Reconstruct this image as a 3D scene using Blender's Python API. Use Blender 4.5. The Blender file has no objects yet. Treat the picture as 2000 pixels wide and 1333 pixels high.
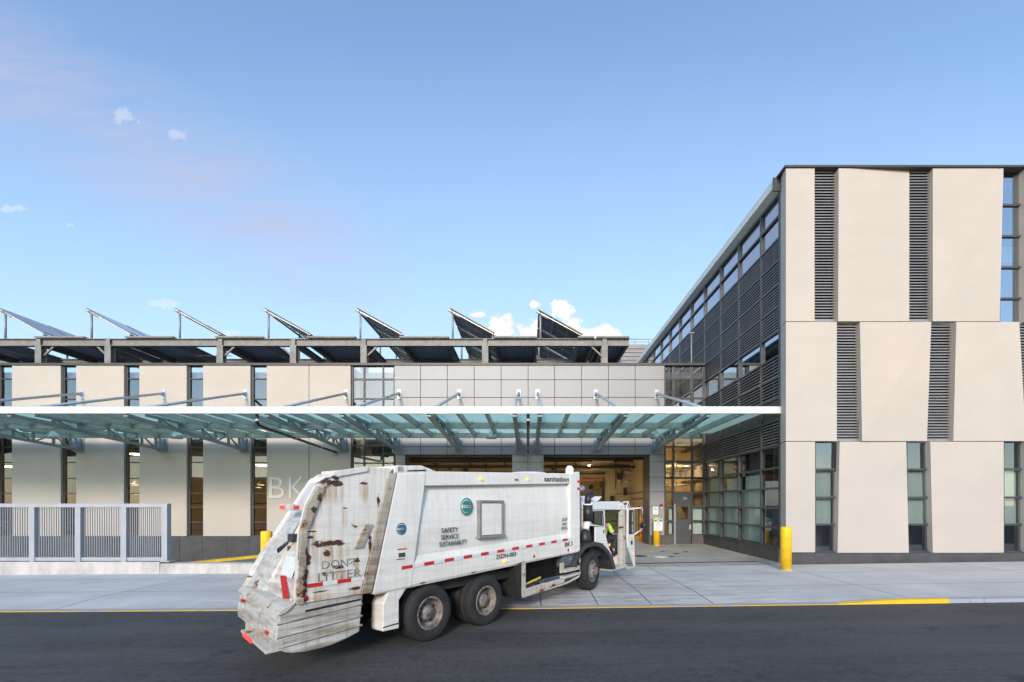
import bpy, bmesh, math, random
from mathutils import Vector, Matrix
random.seed(7)
R = math.radians
sc = bpy.context.scene
col = sc.collection
H, F, VX, VY = 2.35, 944.0, 1031.5, 986.5      # eye height, focal length in photo pixels, vanishing point

def X(px, D): return (px - VX) * D / F
def Z(py, D): return H + (VY - py) * D / F

# ------------------------------------------------------------------ materials
MATS = {}
def newmat(name):
    m = bpy.data.materials.new(name); m.use_nodes = True
    nt = m.node_tree; b = nt.nodes['Principled BSDF']
    MATS[name] = m
    return m, nt, b
def mathn(nt, op, a, b=None, c=None):
    n = nt.nodes.new('ShaderNodeMath'); n.operation = op
    for i, v in enumerate((a, b, c)):
        if v is None: continue
        if isinstance(v, (int, float)): n.inputs[i].default_value = v
        else: nt.links.new(v, n.inputs[i])
    return n.outputs[0]
def mix(nt, fac, a, b, typ='MIX'):
    n = nt.nodes.new('ShaderNodeMix'); n.data_type = 'RGBA'; n.blend_type = typ
    for i, v in ((0, fac), (6, a), (7, b)):
        if isinstance(v, (int, float)): n.inputs[i].default_value = v
        elif isinstance(v, tuple): n.inputs[i].default_value = (v + (1,))[:4]
        else: nt.links.new(v, n.inputs[i])
    return n.outputs[2]
def coords(nt, scale=(1, 1, 1), kind='Object'):
    t = nt.nodes.new('ShaderNodeTexCoord'); m = nt.nodes.new('ShaderNodeMapping')
    m.inputs['Scale'].default_value = scale
    nt.links.new(t.outputs[kind], m.inputs[0])
    return m.outputs[0]
def noise(nt, vec, scale, detail=4, rough=.55):
    n = nt.nodes.new('ShaderNodeTexNoise')
    n.inputs['Scale'].default_value = scale; n.inputs['Detail'].default_value = detail
    n.inputs['Roughness'].default_value = rough
    nt.links.new(vec, n.inputs['Vector'])
    return n.outputs[0]
def rng(nt, v, a, b, c=0., d=1.):
    n = nt.nodes.new('ShaderNodeMapRange'); nt.links.new(v, n.inputs[0])
    for i, x in enumerate((a, b, c, d)): n.inputs[i + 1].default_value = x
    return n.outputs[0]
def bump(nt, b, h, strength=.2, dist=.01):
    n = nt.nodes.new('ShaderNodeBump'); n.inputs['Strength'].default_value = strength
    n.inputs['Distance'].default_value = dist
    nt.links.new(h, n.inputs['Height']); nt.links.new(n.outputs[0], b.inputs['Normal'])
def simple(name, c, rough=.6, metal=0., var=.12, vs=3., vscale=(1, 1, 1), fine=None, bmp=0., bs=60., spec=None):
    m, nt, b = newmat(name)
    v = coords(nt, vscale)
    a = noise(nt, v, vs, 5)
    f = rng(nt, a, .3, .7, 1 - var, 1 + var)
    if fine:
        fn = rng(nt, noise(nt, coords(nt), fine[0], 2), .3, .7, 1 - fine[1], 1 + fine[1])
        f = mathn(nt, 'MULTIPLY', f, fn)
    comb = nt.nodes.new('ShaderNodeCombineColor')
    for i in range(3): nt.links.new(f, comb.inputs[i])
    nt.links.new(mix(nt, 1., c, comb.outputs[0], 'MULTIPLY'), b.inputs['Base Color'])
    b.inputs['Roughness'].default_value = rough; b.inputs['Metallic'].default_value = metal
    if spec is not None: b.inputs['Specular IOR Level'].default_value = spec
    if bmp: bump(nt, b, noise(nt, coords(nt), bs, 3), bmp, .01)
    return m
def emit(name, c, s):
    m, nt, b = newmat(name)
    b.inputs['Base Color'].default_value = c + (1,)
    b.inputs['Emission Color'].default_value = c + (1,); b.inputs['Emission Strength'].default_value = s
    return m
def glassmat(name, tint, refl, rough=.015, gcol=(.9, .95, 1.)):
    m = bpy.data.materials.new(name); m.use_nodes = True; nt = m.node_tree; nt.nodes.clear()
    o = nt.nodes.new('ShaderNodeOutputMaterial'); mx = nt.nodes.new('ShaderNodeMixShader')
    t = nt.nodes.new('ShaderNodeBsdfTransparent'); t.inputs[0].default_value = tint + (1,)
    g = nt.nodes.new('ShaderNodeBsdfGlossy'); g.inputs[0].default_value = gcol + (1,); g.inputs['Roughness'].default_value = rough
    lw = nt.nodes.new('ShaderNodeLayerWeight'); lw.inputs['Blend'].default_value = .5
    f = mathn(nt, 'ADD', mathn(nt, 'MULTIPLY', mathn(nt, 'POWER', lw.outputs['Facing'], 4.5), 1.0 - refl), refl)
    # slight waviness of real sheet glass
    bn = nt.nodes.new('ShaderNodeBump'); bn.inputs['Strength'].default_value = .05; bn.inputs['Distance'].default_value = .02
    nt.links.new(noise(nt, coords(nt), .9, 1), bn.inputs['Height']); nt.links.new(bn.outputs[0], g.inputs['Normal'])
    nt.links.new(f, mx.inputs[0]); nt.links.new(t.outputs[0], mx.inputs[1]); nt.links.new(g.outputs[0], mx.inputs[2])
    nt.links.new(mx.outputs[0], o.inputs[0]); MATS[name] = m
    return m

# cast stone panels: faint lifts of sand colour, fine grain, soft rain marks
def stone():
    m, nt, b = newmat('stone')
    n1 = noise(nt, coords(nt, (1, 1, .8)), .45, 3)
    n2 = noise(nt, coords(nt, (.6, .6, 1.3)), .9, 6)
    n3 = noise(nt, coords(nt), 55, 2)
    c = mix(nt, rng(nt, n1, .35, .65), (.500, .436, .374), (.460, .414, .368))
    oi = nt.nodes.new('ShaderNodeObjectInfo')
    c = mix(nt, rng(nt, oi.outputs['Random'], 0, 1, 0, .5), c, (.485, .415, .352))
    c = mix(nt, rng(nt, n2, .45, .8, 0, .35), c, (.40, .345, .295))
    k = rng(nt, n3, .3, .7, .93, 1.07)
    cc = nt.nodes.new('ShaderNodeCombineColor')
    for i in range(3): nt.links.new(k, cc.inputs[i])
    nt.links.new(mix(nt, 1., c, cc.outputs[0], 'MULTIPLY'), b.inputs['Base Color'])
    b.inputs['Roughness'].default_value = .85
    bump(nt, b, noise(nt, coords(nt), 90, 3), .25, .004)
stone()
JX = [-25.5, -21.3, -15.2, -10.9, -6.6, -3.5, -.95, .3, 1.62, 2.85, 4.28, 8.8, 15.0, 21.5]
def joints(nt, v, xs, ys, w):
    s = nt.nodes.new('ShaderNodeSeparateXYZ'); nt.links.new(v, s.inputs[0])
    d = None
    for ax, lst in ((0, xs), (1, ys)):
        for q in lst:
            e = mathn(nt, 'ABSOLUTE', mathn(nt, 'SUBTRACT', s.outputs[ax], q))
            d = e if d is None else mathn(nt, 'MINIMUM', d, e)
    return rng(nt, d, w * .5, w * 1.2, 1, 0), s
def sidewalk():
    m, nt, b = newmat('sidewalk')
    v = coords(nt)
    j, s = joints(nt, v, JX, [13.05, 15.3], .02)
    big = noise(nt, v, .55, 6, .6)
    c = mix(nt, rng(nt, big, .3, .7), (.47, .452, .425), (.62, .60, .565))
    # dark scrubbed tyre marks sweeping into the gate
    st = noise(nt, coords(nt, (1.0, 3.4, 1)), 1.5, 8, .7)
    rot = nt.nodes.new('ShaderNodeMapping'); rot.inputs['Rotation'].default_value = (0, 0, R(-50)); rot.inputs['Scale'].default_value = (.35, 4.5, 1)
    nt.links.new(v, rot.inputs[0])
    st2 = noise(nt, rot.outputs[0], 1.6, 7, .7)
    near = rng(nt, mathn(nt, 'ABSOLUTE', mathn(nt, 'SUBTRACT', s.outputs[0], -.5)), 2., 9., 1, .12)
    f = mathn(nt, 'MULTIPLY', rng(nt, mathn(nt, 'ADD', st, st2), .92, 1.22), near)
    c = mix(nt, mathn(nt, 'MULTIPLY', f, .85), c, (.17, .172, .178))
    fn = noise(nt, v, 40, 3)
    c = mix(nt, rng(nt, fn, .55, .8, 0, .25), c, (.24, .24, .24))
    spots = noise(nt, v, 5.5, 2)
    c = mix(nt, rng(nt, spots, .72, .76, 0, .5), c, (.2, .2, .2))
    c = mix(nt, mathn(nt, 'MULTIPLY', j, .8), c, (.09, .09, .09))
    nt.links.new(c, b.inputs['Base Color']); b.inputs['Roughness'].default_value = .85
    bump(nt, b, mathn(nt, 'SUBTRACT', fn, mathn(nt, 'MULTIPLY', j, 3)), .3, .006)
sidewalk()
def asphalt():
    m, nt, b = newmat('asphalt')
    v = coords(nt)
    a = noise(nt, coords(nt, (.35, 1, 1)), .5, 6, .65); g = noise(nt, v, 42, 4, .9); g2 = noise(nt, v, 9, 6, .85)
    c = mix(nt, rng(nt, a, .32, .68), (.033, .032, .030), (.078, .075, .070))
    c = mix(nt, rng(nt, g, .50, .66, 0, .75), c, (.15, .15, .15))
    c = mix(nt, rng(nt, g2, .48, .62, 0, .7), c, (.022, .022, .024))
    c = mix(nt, rng(nt, noise(nt, coords(nt, (.25, .5, 1)), .8, 4, .6), .52, .60, 0, .35), c, (.085, .085, .086))
    rot = nt.nodes.new('ShaderNodeMapping'); rot.inputs['Rotation'].default_value = (0, 0, R(-12)); rot.inputs['Scale'].default_value = (.16, 2.6, 1)
    nt.links.new(v, rot.inputs[0])
    st = noise(nt, rot.outputs[0], 2.2, 7, .72)
    c = mix(nt, rng(nt, st, .5, .72, 0, .6), c, (.026, .026, .028))
    c = mix(nt, rng(nt, noise(nt, rot.outputs[0], 3.7, 6, .7), .56, .8, 0, .45), c, (.13, .127, .12))
    sp = noise(nt, coords(nt, (1.2, 4, 1)), 2.4, 4, .6)
    c = mix(nt, rng(nt, sp, .70, .72, 0, .8), c, (.014, .014, .015))
    s_ = nt.nodes.new('ShaderNodeSeparateXYZ'); nt.links.new(v, s_.inputs[0])
    wob = mathn(nt, 'MULTIPLY_ADD', noise(nt, coords(nt, (.25, .25, 1)), 1.2, 3), 1.2, s_.outputs[1])
    for yc, wd, k_ in ((9.9, .45, .3), (8.2, .4, .25), (6.4, .5, .3)):
        bd = rng(nt, mathn(nt, 'ABSOLUTE', mathn(nt, 'SUBTRACT', wob, yc)), wd * .3, wd, k_, 0)
        c = mix(nt, bd, c, (.10, .097, .092))
    oil = noise(nt, coords(nt, (.8, 1, 1)), 1.1, 5, .7)
    c = mix(nt, rng(nt, oil, .60, .66, 0, .55), c, (.020, .019, .018))
    gut = mathn(nt, 'MULTIPLY', rng(nt, s_.outputs[1], 10.2, 10.9), rng(nt, noise(nt, coords(nt, (1, 3, 1)), 5, 6, .75), .45, .7))
    c = mix(nt, mathn(nt, 'MULTIPLY', gut, .6), c, (.13, .115, .095))
    nt.links.new(c, b.inputs['Base Color'])
    nt.links.new(rng(nt, a, .3, .7, .7, .9), b.inputs['Roughness'])
    bump(nt, b, mathn(nt, 'ADD', g, g2), .8, .012)
asphalt()
def forecourt():
    m, nt, b = newmat('forecourt')
    v = coords(nt)
    a = noise(nt, v, .8, 6, .65); g = noise(nt, v, 50, 3, .8)
    c = mix(nt, rng(nt, a, .3, .7), (.30, .275, .24), (.46, .425, .37))
    c = mix(nt, rng(nt, g, .5, .8, 0, .5), c, (.12, .11, .1))
    st = noise(nt, coords(nt, (1.3, .4, 1)), 2.2, 6, .7)
    c = mix(nt, rng(nt, st, .58, .72, 0, .6), c, (.1, .095, .09))
    nt.links.new(c, b.inputs['Base Color']); b.inputs['Roughness'].default_value = .8
    bump(nt, b, g, .4, .006)
forecourt()
def worn_yellow(name, lo, hi, base, under):
    m, nt, b = newmat(name)
    v = coords(nt, (1, 4, 4))
    n = noise(nt, v, 2.2, 8, .75)
    c = mix(nt, rng(nt, n, lo, hi), base, under)
    c = mix(nt, rng(nt, noise(nt, coords(nt), 9, 5, .7), .6, .7, 0, .6), c, (.06, .055, .05))
    nt.links.new(c, b.inputs['Base Color']); b.inputs['Roughness'].default_value = .7
worn_yellow('yellow_worn', .5, .6, (.62, .40, .05), (.33, .33, .34))
worn_yellow('yellow_kerb', .58, .66, (.80, .50, .02), (.3, .28, .25))
def kerb():
    m, nt, b = newmat('kerb')
    n = noise(nt, coords(nt, (3.5, 1.2, 1)), 2.5, 7, .75)
    c = mix(nt, rng(nt, n, .60, .66), (.36, .38, .42), (.12, .12, .125))
    c = mix(nt, rng(nt, noise(nt, coords(nt, (2, 8, 8)), 1.8, 6), .6, .75, 0, .7), c, (.25, .12, .07))
    nt.links.new(c, b.inputs['Base Color']); b.inputs['Roughness'].default_value = .6
kerb()
RUST = [(-2.22, 1.35, .05, .16), (-2.24, 1.15, .05, .08), (-2.17, 1.6, .04, .10), (-1.45, 1.10, .10, .03), (-2.0, 1.13, .16, .012), (-1.05, 2.42, .03, .10), (-1.2, 1.75, .03, .13), (-1.62, 2.3, .04, .01), (-1.78, 2.74, .07, .03), (-1.93, 2.68, .12, .06), (-2.02, 2.45, .05, .07), (-1.75, 2.66, .11, .045), (-1.30, 2.68, .08, .025), (-2.1, 2.28, .05, .05), (-1.86, 1.80, .30, .045), (-1.9, 1.66, .06, .05), (-2.12, 1.98, .07, .012), (-2.14, 1.9, .05, .02), (-1.72, 1.45, .12, .03), (-2.2, 1.7, .03, .06), (-1.42, 1.52, .04, .05)]
def truckpaint(name, rust_lo, grime, base=(.83, .80, .745), dirt=(.40, .34, .26), drip_c=(.30, .235, .17), spots=False):
    m, nt, b = newmat(name)
    v = coords(nt)
    s = nt.nodes.new('ShaderNodeSeparateXYZ'); nt.links.new(v, s.inputs[0])
    c = mix(nt, rng(nt, noise(nt, v, 1.2, 4), .3, .7), base, tuple(x * .90 for x in base))
    hz = noise(nt, coords(nt, (.6, 1, 7)), 1.5, 6, .7)
    low = rng(nt, s.outputs[2], 2.4, .7, 0, 1)
    g = mathn(nt, 'MULTIPLY', rng(nt, hz, .38, .75), mathn(nt, 'ADD', mathn(nt, 'MULTIPLY', low, grime), grime * .22))
    c = mix(nt, g, c, dirt)
    drip = noise(nt, coords(nt, (9, 9, .45)), 1.6, 6, .7)
    c = mix(nt, mathn(nt, 'MULTIPLY', rng(nt, drip, .48, .72), min(1., grime * .6)), c, drip_c)
    rn = noise(nt, coords(nt, (1, 1, 1.8)), 2.1, 8, .68)
    c = mix(nt, rng(nt, rn, rust_lo - .03, rust_lo, 0, .7), c, (.42, .24, .10))
    c = mix(nt, rng(nt, rn, rust_lo, rust_lo + .02), c, (.075, .028, .016))
    if spots:      # rust scabs at fixed places, each bleeding downwards
        wn = noise(nt, coords(nt, (1, 1, 2)), 9, 6, .7); rn3 = noise(nt, coords(nt, (14, 14, .8)), 1.3, 5, .65)
        core = halo = None
        for (x0, z0, a, h) in RUST:
            dx = mathn(nt, 'DIVIDE', mathn(nt, 'SUBTRACT', s.outputs[0], x0), a); dz = mathn(nt, 'SUBTRACT', s.outputs[2], z0)
            dd = mathn(nt, 'DIVIDE', dz, h)
            d2 = mathn(nt, 'ADD', mathn(nt, 'MULTIPLY', dx, dx), mathn(nt, 'MULTIPLY', dd, dd))
            m1 = rng(nt, mathn(nt, 'SUBTRACT', mathn(nt, 'MULTIPLY_ADD', wn, 5., -1.6), d2), -.1, .25)
            up = mathn(nt, 'DIVIDE', mathn(nt, 'ABSOLUTE', mathn(nt, 'ADD', dz, .13)), .17)
            m2 = mathn(nt, 'MULTIPLY', rng(nt, mathn(nt, 'ADD', mathn(nt, 'MULTIPLY', dx, dx), mathn(nt, 'MULTIPLY', up, up)), 1.5, .1, 0, 1), rng(nt, rn3, .36, .6))
            core = m1 if core is None else mathn(nt, 'MAXIMUM', core, m1); halo = m2 if halo is None else mathn(nt, 'MAXIMUM', halo, m2)
        c = mix(nt, mathn(nt, 'MULTIPLY', halo, .85), c, (.44, .28, .13))
        c = mix(nt, core, c, mix(nt, rn3, (.10, .04, .022), (.045, .02, .014)))
    nt.links.new(c, b.inputs['Base Color'])
    nt.links.new(rng(nt, hz, .3, .8, .28, .6), b.inputs['Roughness'])
    bump(nt, b, noise(nt, v, 2.2, 2), .06, .05)
truckpaint('truck_white', .74, .5, (.86, .83, .765), (.46, .39, .29), (.42, .35, .25))
truckpaint('truck_tail', .64, 1.2, (.68, .655, .60), (.27, .225, .17), (.24, .17, .11))
truckpaint('truck_side_tail', .66, .9, (.84, .80, .73), (.42, .35, .25), (.42, .32, .21), True)
truckpaint('truck_cab', .76, .25, (.76, .76, .74))
truckpaint('rusty_white', .62, .9, (.6, .57, .50))
truckpaint('rust', .5, 1., (.16, .09, .06))
simple('tyre', (.022, .021, .021), .85, var=.25, vs=4, bmp=.4)
simple('wheel_rim', (.22, .19, .165), .6, .2, var=.6, vs=9)
simple('rim_dark', (.08, .055, .045), .7, .2, var=.5, vs=12)
simple('black_plastic', (.022, .024, .028), .45, var=.15)
simple('fender_black', (.035, .037, .043), .42, var=.3, vs=5)
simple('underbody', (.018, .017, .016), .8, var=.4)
simple('grey_steel', (.30, .30, .30), .45, .5, var=.2, vs=6)
simple('toolbox', (.09, .10, .115), .5, .1, var=.2)
simple('white_plain', (.78, .78, .77), .45, var=.04)
simple('ink_faded', (.22, .23, .21), .7, var=.5, vs=14)
truckpaint('tail_stain', .62, 2.6, (.52, .46, .37), (.25, .19, .13), (.22, .14, .085), True)
simple('ink', (.05, .055, .055), .7)
simple('emblem_green', (.03, .22, .19), .5, var=.3, vs=25)
simple('emblem_blue', (.03, .14, .22), .5, var=.3, vs=25)
simple('tape_red', (.58, .02, .02), .35, var=.15, vs=8)
simple('tape_white', (.72, .72, .70), .35, var=.08, vs=8)
emit('marker_amber', (1., .42, .08), .55)
emit('marker_red', (.9, .05, .03), .6)
simple('frame_dark', (.060, .058, .058), .5, .3, var=.12)
simple('frame_grey', (.075, .075, .080), .45, .4, var=.12)
simple('louvre_metal', (.27, .26, .265), .45, .4, var=.12, vs=1.)
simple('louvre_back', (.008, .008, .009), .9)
simple('plinth_stone', (.062, .060, .062), .7, var=.22, vs=2, fine=(80, .25))
simple('plinth_brown', (.085, .072, .066), .6, var=.25, vs=2, fine=(70, .25))
simple('cladding', (.275, .268, .27), .5, .1, var=.05, vs=.4, fine=(60, .02))
simple('joint_black', (.03, .03, .03), .9)
simple('fascia_white', (.66, .64, .62), .35, .1, var=.04, vs=.6)
simple('eave_white', (.68, .67, .64), .5, var=.05)
simple('canopy_steel', (.22, .275, .285), .5, .25, var=.1, vs=2)
simple('rod_steel', (.40, .46, .52), .4, .3, var=.08)
simple('beam_galv', (.38, .42, .38), .6, .3, var=.2, vs=2)
simple('bracket_grey', (.27, .30, .32), .5, .2, var=.08)
simple('plate_light', (.50, .52, .54), .5, .2, var=.06)
simple('pergola_steel', (.20, .19, .18), .6, .1, var=.22, vs=3)
simple('pipe_black', (.012, .011, .011), .35, .1)
simple('pv_back', (.10, .105, .11), .55, .1, var=.2)
simple('pv_rail', (.5, .48, .45), .45, .4, var=.1)
simple('fence_steel', (.38, .395, .42), .5, .25, var=.06)
simple('bollard_yellow', (.84, .50, .01), .42, var=.16, vs=4, fine=(30, .05))
simple('bollard_orange', (.80, .21, .02), .5, var=.1, vs=4)
simple('low_wall', (.50, .47, .43), .85, var=.25, vs=1.6, vscale=(1.5, 1, .6), fine=(25, .12), bmp=.3)
simple('ramp_concrete', (.17, .17, .165), .85, var=.25, fine=(30, .15))
simple('drain_rust', (.05, .025, .018), .8, var=.4, vs=6)
simple('cover_dark', (.06, .058, .055), .7, .3, var=.4, vs=15)
simple('cover_light', (.62, .61, .60), .6, var=.15, vs=15)
simple('alarm_red', (.55, .01, .015), .35)
simple('sign_green', (.0, .28, .13), .4)
simple('sign_red', (.6, .06, .05), .5)
simple('inside_tan', (.46, .36, .20), .75, var=.12, vs=.8, fine=(30, .04))
simple('inside_dark', (.05, .045, .04), .85, var=.2)
simple('inside_block', (.30, .21, .11), .8, var=.15, vs=.8)
simple('inside_pipe', (.62, .58, .48), .5, .2)
simple('inside_orange', (.55, .13, .02), .5)
simple('blind', (.66, .74, .68), .8, var=.06, vscale=(1, 1, .2))
simple('room_grey', (.09, .09, .09), .9)
simple('corrugated', (.20, .185, .19), .5, .3, var=.1)
simple('roofing', (.22, .22, .22), .9)
simple('brick_far', (.13, .105, .095), .9, var=.3, vs=1, fine=(6, .2))
simple('mural_yellow', (.30, .24, .02), .8)
simple('skin', (.42, .22, .15), .55, var=.08, vs=20)
simple('shirt_yellow', (.42, .68, .05), .75, var=.12, vs=12)
simple('reflective_band', (.55, .56, .52), .4)
simple('trousers', (.022, .035, .032), .85, var=.2, vs=14)
simple('boot', (.03, .022, .018), .6)
simple('hair_dark', (.02, .015, .012), .7)
simple('seat_cloth', (.03, .03, .03), .8)
simple('dash', (.03, .032, .036), .6)
simple('rusty_pipe', (.22, .15, .11), .6, .4, var=.4, vs=9)
simple('letter_stone', (.66, .60, .54), .7, var=.05)
simple('yellow_plain', (.75, .55, .03), .5)
simple('ground', (.12, .12, .12), .9)
simple('lamp_metal', (.50, .58, .56), .35, .5, var=.1)
emit('lamp_warm', (1., .80, .50), 7.)
emit('lamp_small', (1., .75, .42), 14.)
glassmat('glass_low', (.62, .62, .58), .09)
glassmat('glass_up', (.60, .64, .64), .17)
glassmat('glass_side', (.34, .38, .42), .48)
glassmat('glass_shade', (.72, .76, .74), .06)
glassmat('glass_cab', (.30, .42, .36), .08)
# frosted green canopy glass
def canopyglass():
    m = bpy.data.materials.new('canopy_glass'); m.use_nodes = True; nt = m.node_tree; nt.nodes.clear()
    o = nt.nodes.new('ShaderNodeOutputMaterial'); mx = nt.nodes.new('ShaderNodeMixShader'); m2 = nt.nodes.new('ShaderNodeMixShader')
    t = nt.nodes.new('ShaderNodeBsdfTransparent'); t.inputs[0].default_value = (.78, .95, .91, 1)
    tl = nt.nodes.new('ShaderNodeBsdfTranslucent'); nt.links.new(
        mix(nt, rng(nt, noise(nt, coords(nt), .7, 4), .3, .7), (.70, .92, .88), (.82, .97, .94)), tl.inputs[0])
    g = nt.nodes.new('ShaderNodeBsdfGlossy'); g.inputs['Roughness'].default_value = .05; g.inputs[0].default_value = (.8, .95, .93, 1)
    fr = nt.nodes.new('ShaderNodeLayerWeight'); fr.inputs['Blend'].default_value = .5
    fp5 = mathn(nt, 'ADD', mathn(nt, 'POWER', fr.outputs['Facing'], 5.), .03)
    mx.inputs[0].default_value = .62
    nt.links.new(t.outputs[0], mx.inputs[1]); nt.links.new(tl.outputs[0], mx.inputs[2])
    nt.links.new(mathn(nt, 'MULTIPLY', fp5, .7), m2.inputs[0])
    nt.links.new(mx.outputs[0], m2.inputs[1]); nt.links.new(g.outputs[0], m2.inputs[2])
    nt.links.new(m2.outputs[0], o.inputs[0]); MATS['canopy_glass'] = m
canopyglass()
def pvmat():
    m, nt, b = newmat('pv_cells')
    v = coords(nt)
    w = nt.nodes.new('ShaderNodeTexBrick'); w.offset = 0
    w.inputs['Scale'].default_value = 1.; w.inputs['Mortar Size'].default_value = .012
    w.inputs['Brick Width'].default_value = .4; w.inputs['Row Height'].default_value = .4
    w.inputs['Color1'].default_value = (.022, .035, .085, 1); w.inputs['Color2'].default_value = (.018, .03, .075, 1); w.inputs['Mortar'].default_value = (.10, .13, .18, 1)
    nt.links.new(v, w.inputs['Vector']); nt.links.new(w.outputs[0], b.inputs['Base Color'])
    b.inputs['Roughness'].default_value = .12
pvmat()
def deckmat():
    m, nt, b = newmat('deck_blue')
    v = coords(nt); s = nt.nodes.new('ShaderNodeSeparateXYZ'); nt.links.new(v, s.inputs[0])
    w = mathn(nt, 'SINE', mathn(nt, 'MULTIPLY', s.outputs[0], 45.))
    c = mix(nt, rng(nt, w, -.2, .2), (.12, .20, .36), (.34, .45, .62))
    nt.links.new(c, b.inputs['Base Color']); b.inputs['Roughness'].default_value = .35; b.inputs['Metallic'].default_value = .3
    bump(nt, b, w, .6, .02)
deckmat()

# ------------------------------------------------------------------ mesh builder
def chain_top(o):
    while o.parent: o = o.parent
    return o
class MB:
    def __init__(s): s.v = []; s.f = []; s.m = []; s.sm = []
    def add(s, vs, fs, m=0, smooth=False):
        n = len(s.v); s.v += [Vector(p) for p in vs]
        for f in fs: s.f.append([i + n for i in f]); s.m.append(m); s.sm.append(smooth)
        return s
    def box(s, x0, x1, y0, y1, z0, z1, m=0):
        v = [(x, y, z) for z in (z0, z1) for y in (y0, y1) for x in (x0, x1)]
        return s.add(v, [(0, 2, 3, 1), (4, 5, 7, 6), (0, 1, 5, 4), (2, 6, 7, 3), (0, 4, 6, 2), (1, 3, 7, 5)], m)
    def prism(s, pts, fn, a, b, m=0):
        """outline pts (p,q) -> fn(p,q,t) for t=a and t=b"""
        n = len(pts)
        v = [fn(p, q, a) for p, q in pts] + [fn(p, q, b) for p, q in pts]
        fs = [tuple(range(n))[::-1], tuple(range(n, 2 * n))]
        fs += [(i, (i + 1) % n, n + (i + 1) % n, n + i) for i in range(n)]
        return s.add(v, fs, m)
    def bar(s, p0, p1, w, h, up=(0, 0, 1), m=0):
        p0 = Vector(p0); p1 = Vector(p1); d = (p1 - p0).normalized(); up = Vector(up)
        sx = d.cross(up).normalized(); u = sx.cross(d).normalized()
        v = []
        for p in (p0, p1):
            for a, b in ((-1, -1), (1, -1), (1, 1), (-1, 1)): v.append(p + sx * (a * w / 2) + u * (b * h / 2))
        return s.add(v, [(0, 1, 2, 3), (7, 6, 5, 4), (0, 4, 5, 1), (1, 5, 6, 2), (2, 6, 7, 3), (3, 7, 4, 0)], m)
    def tube(s, pts, r, n=12, m=0, caps=True):
        pts = [Vector(p) for p in pts]; rings = []
        rs = r if isinstance(r, (list, tuple)) else [r] * len(pts)
        base = len(s.v); ref = None
        for i, p in enumerate(pts):
            d = (pts[min(i + 1, len(pts) - 1)] - pts[max(i - 1, 0)]).normalized()
            if ref is None:
                ref = Vector((0, 0, 1)) if abs(d.z) < .9 else Vector((1, 0, 0))
            a = d.cross(ref).normalized(); b = d.cross(a).normalized(); ref = -b if False else ref
            for k in range(n):
                t = 2 * math.pi * k / n; s.v.append(p + (a * math.cos(t) + b * math.sin(t)) * rs[i])
        for i in range(len(pts) - 1):
            for k in range(n):
                q = base + i * n; s.f.append([q + k, q + (k + 1) % n, q + n + (k + 1) % n, q + n + k]); s.m.append(m); s.sm.append(True)
        if caps:
            s.f.append([base + k for k in range(n)]); s.m.append(m); s.sm.append(False)
            q = base + (len(pts) - 1) * n; s.f.append([q + k for k in range(n)][::-1]); s.m.append(m); s.sm.append(False)
        return s
    def lathe(s, prof, c, axis=(0, 0, 1), n=32, m=0, smooth=True):
        """prof: (r, h) along axis from c"""
        ax = Vector(axis).normalized(); ref = Vector((0, 0, 1)) if abs(ax.z) < .9 else Vector((1, 0, 0))
        a = ax.cross(ref).normalized(); b = ax.cross(a).normalized(); c = Vector(c); base = len(s.v)
        for r, h in prof:
            for k in range(n):
                t = 2 * math.pi * k / n; s.v.append(c + ax * h + (a * math.cos(t) + b * math.sin(t)) * max(r, 1e-4))
        for i in range(len(prof) - 1):
            for k in range(n):
                q = base + i * n; s.f.append([q + k, q + (k + 1) % n, q + n + (k + 1) % n, q + n + k]); s.m.append(m); s.sm.append(smooth)
        return s
    def build(s, name, mats, parent=None, local=False, bevel=0., fix=True):
        me = bpy.data.meshes.new(name)
        vs = s.v
        if parent is not None and not local:
            inv = chain_top(parent).matrix_basis.inverted(); vs = [inv @ p for p in vs]
        me.from_pydata([tuple(p) for p in vs], [], s.f)
        if isinstance(mats, str): mats = [mats]
        for q in mats: me.materials.append(MATS[q])
        me.polygons.foreach_set('material_index', s.m); me.polygons.foreach_set('use_smooth', s.sm)
        me.update()
        if fix:
            bm = bmesh.new(); bm.from_mesh(me); bmesh.ops.recalc_face_normals(bm, faces=bm.faces); bm.to_mesh(me); bm.free()
        o = bpy.data.objects.new(name, me); col.objects.link(o)
        if parent is not None: o.parent = parent
        if bevel:
            bv = o.modifiers.new('bevel', 'BEVEL'); bv.width = bevel; bv.segments = 2; bv.limit_method = 'ANGLE'; bv.angle_limit = R(40)
        return o
def tag(o, label=None, cat=None, group=None, kind=None):
    if label: o['label'] = label
    if cat: o['category'] = cat
    if group: o['group'] = group
    if kind: o['kind'] = kind
    return o
def thing(name, label, cat, loc=(0, 0, 0), rz=0., group=None):
    o = bpy.data.objects.new(name, None); col.objects.link(o)
    o.location = loc; o.rotation_euler = (0, 0, rz); o.empty_display_size = .2
    o.matrix_basis = Matrix.Translation(loc) @ Matrix.Rotation(rz, 4, 'Z')
    return tag(o, label, cat, group)
def dup(root, loc, label, group=None):
    r = root.copy(); col.objects.link(r); r.location = loc; r['label'] = label
    if group: r['group'] = group
    for ch in list(root.children):
        c = ch.copy(); col.objects.link(c); c.parent = r
        for g in list(ch.children):
            d = g.copy(); col.objects.link(d); d.parent = c
    return r
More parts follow.
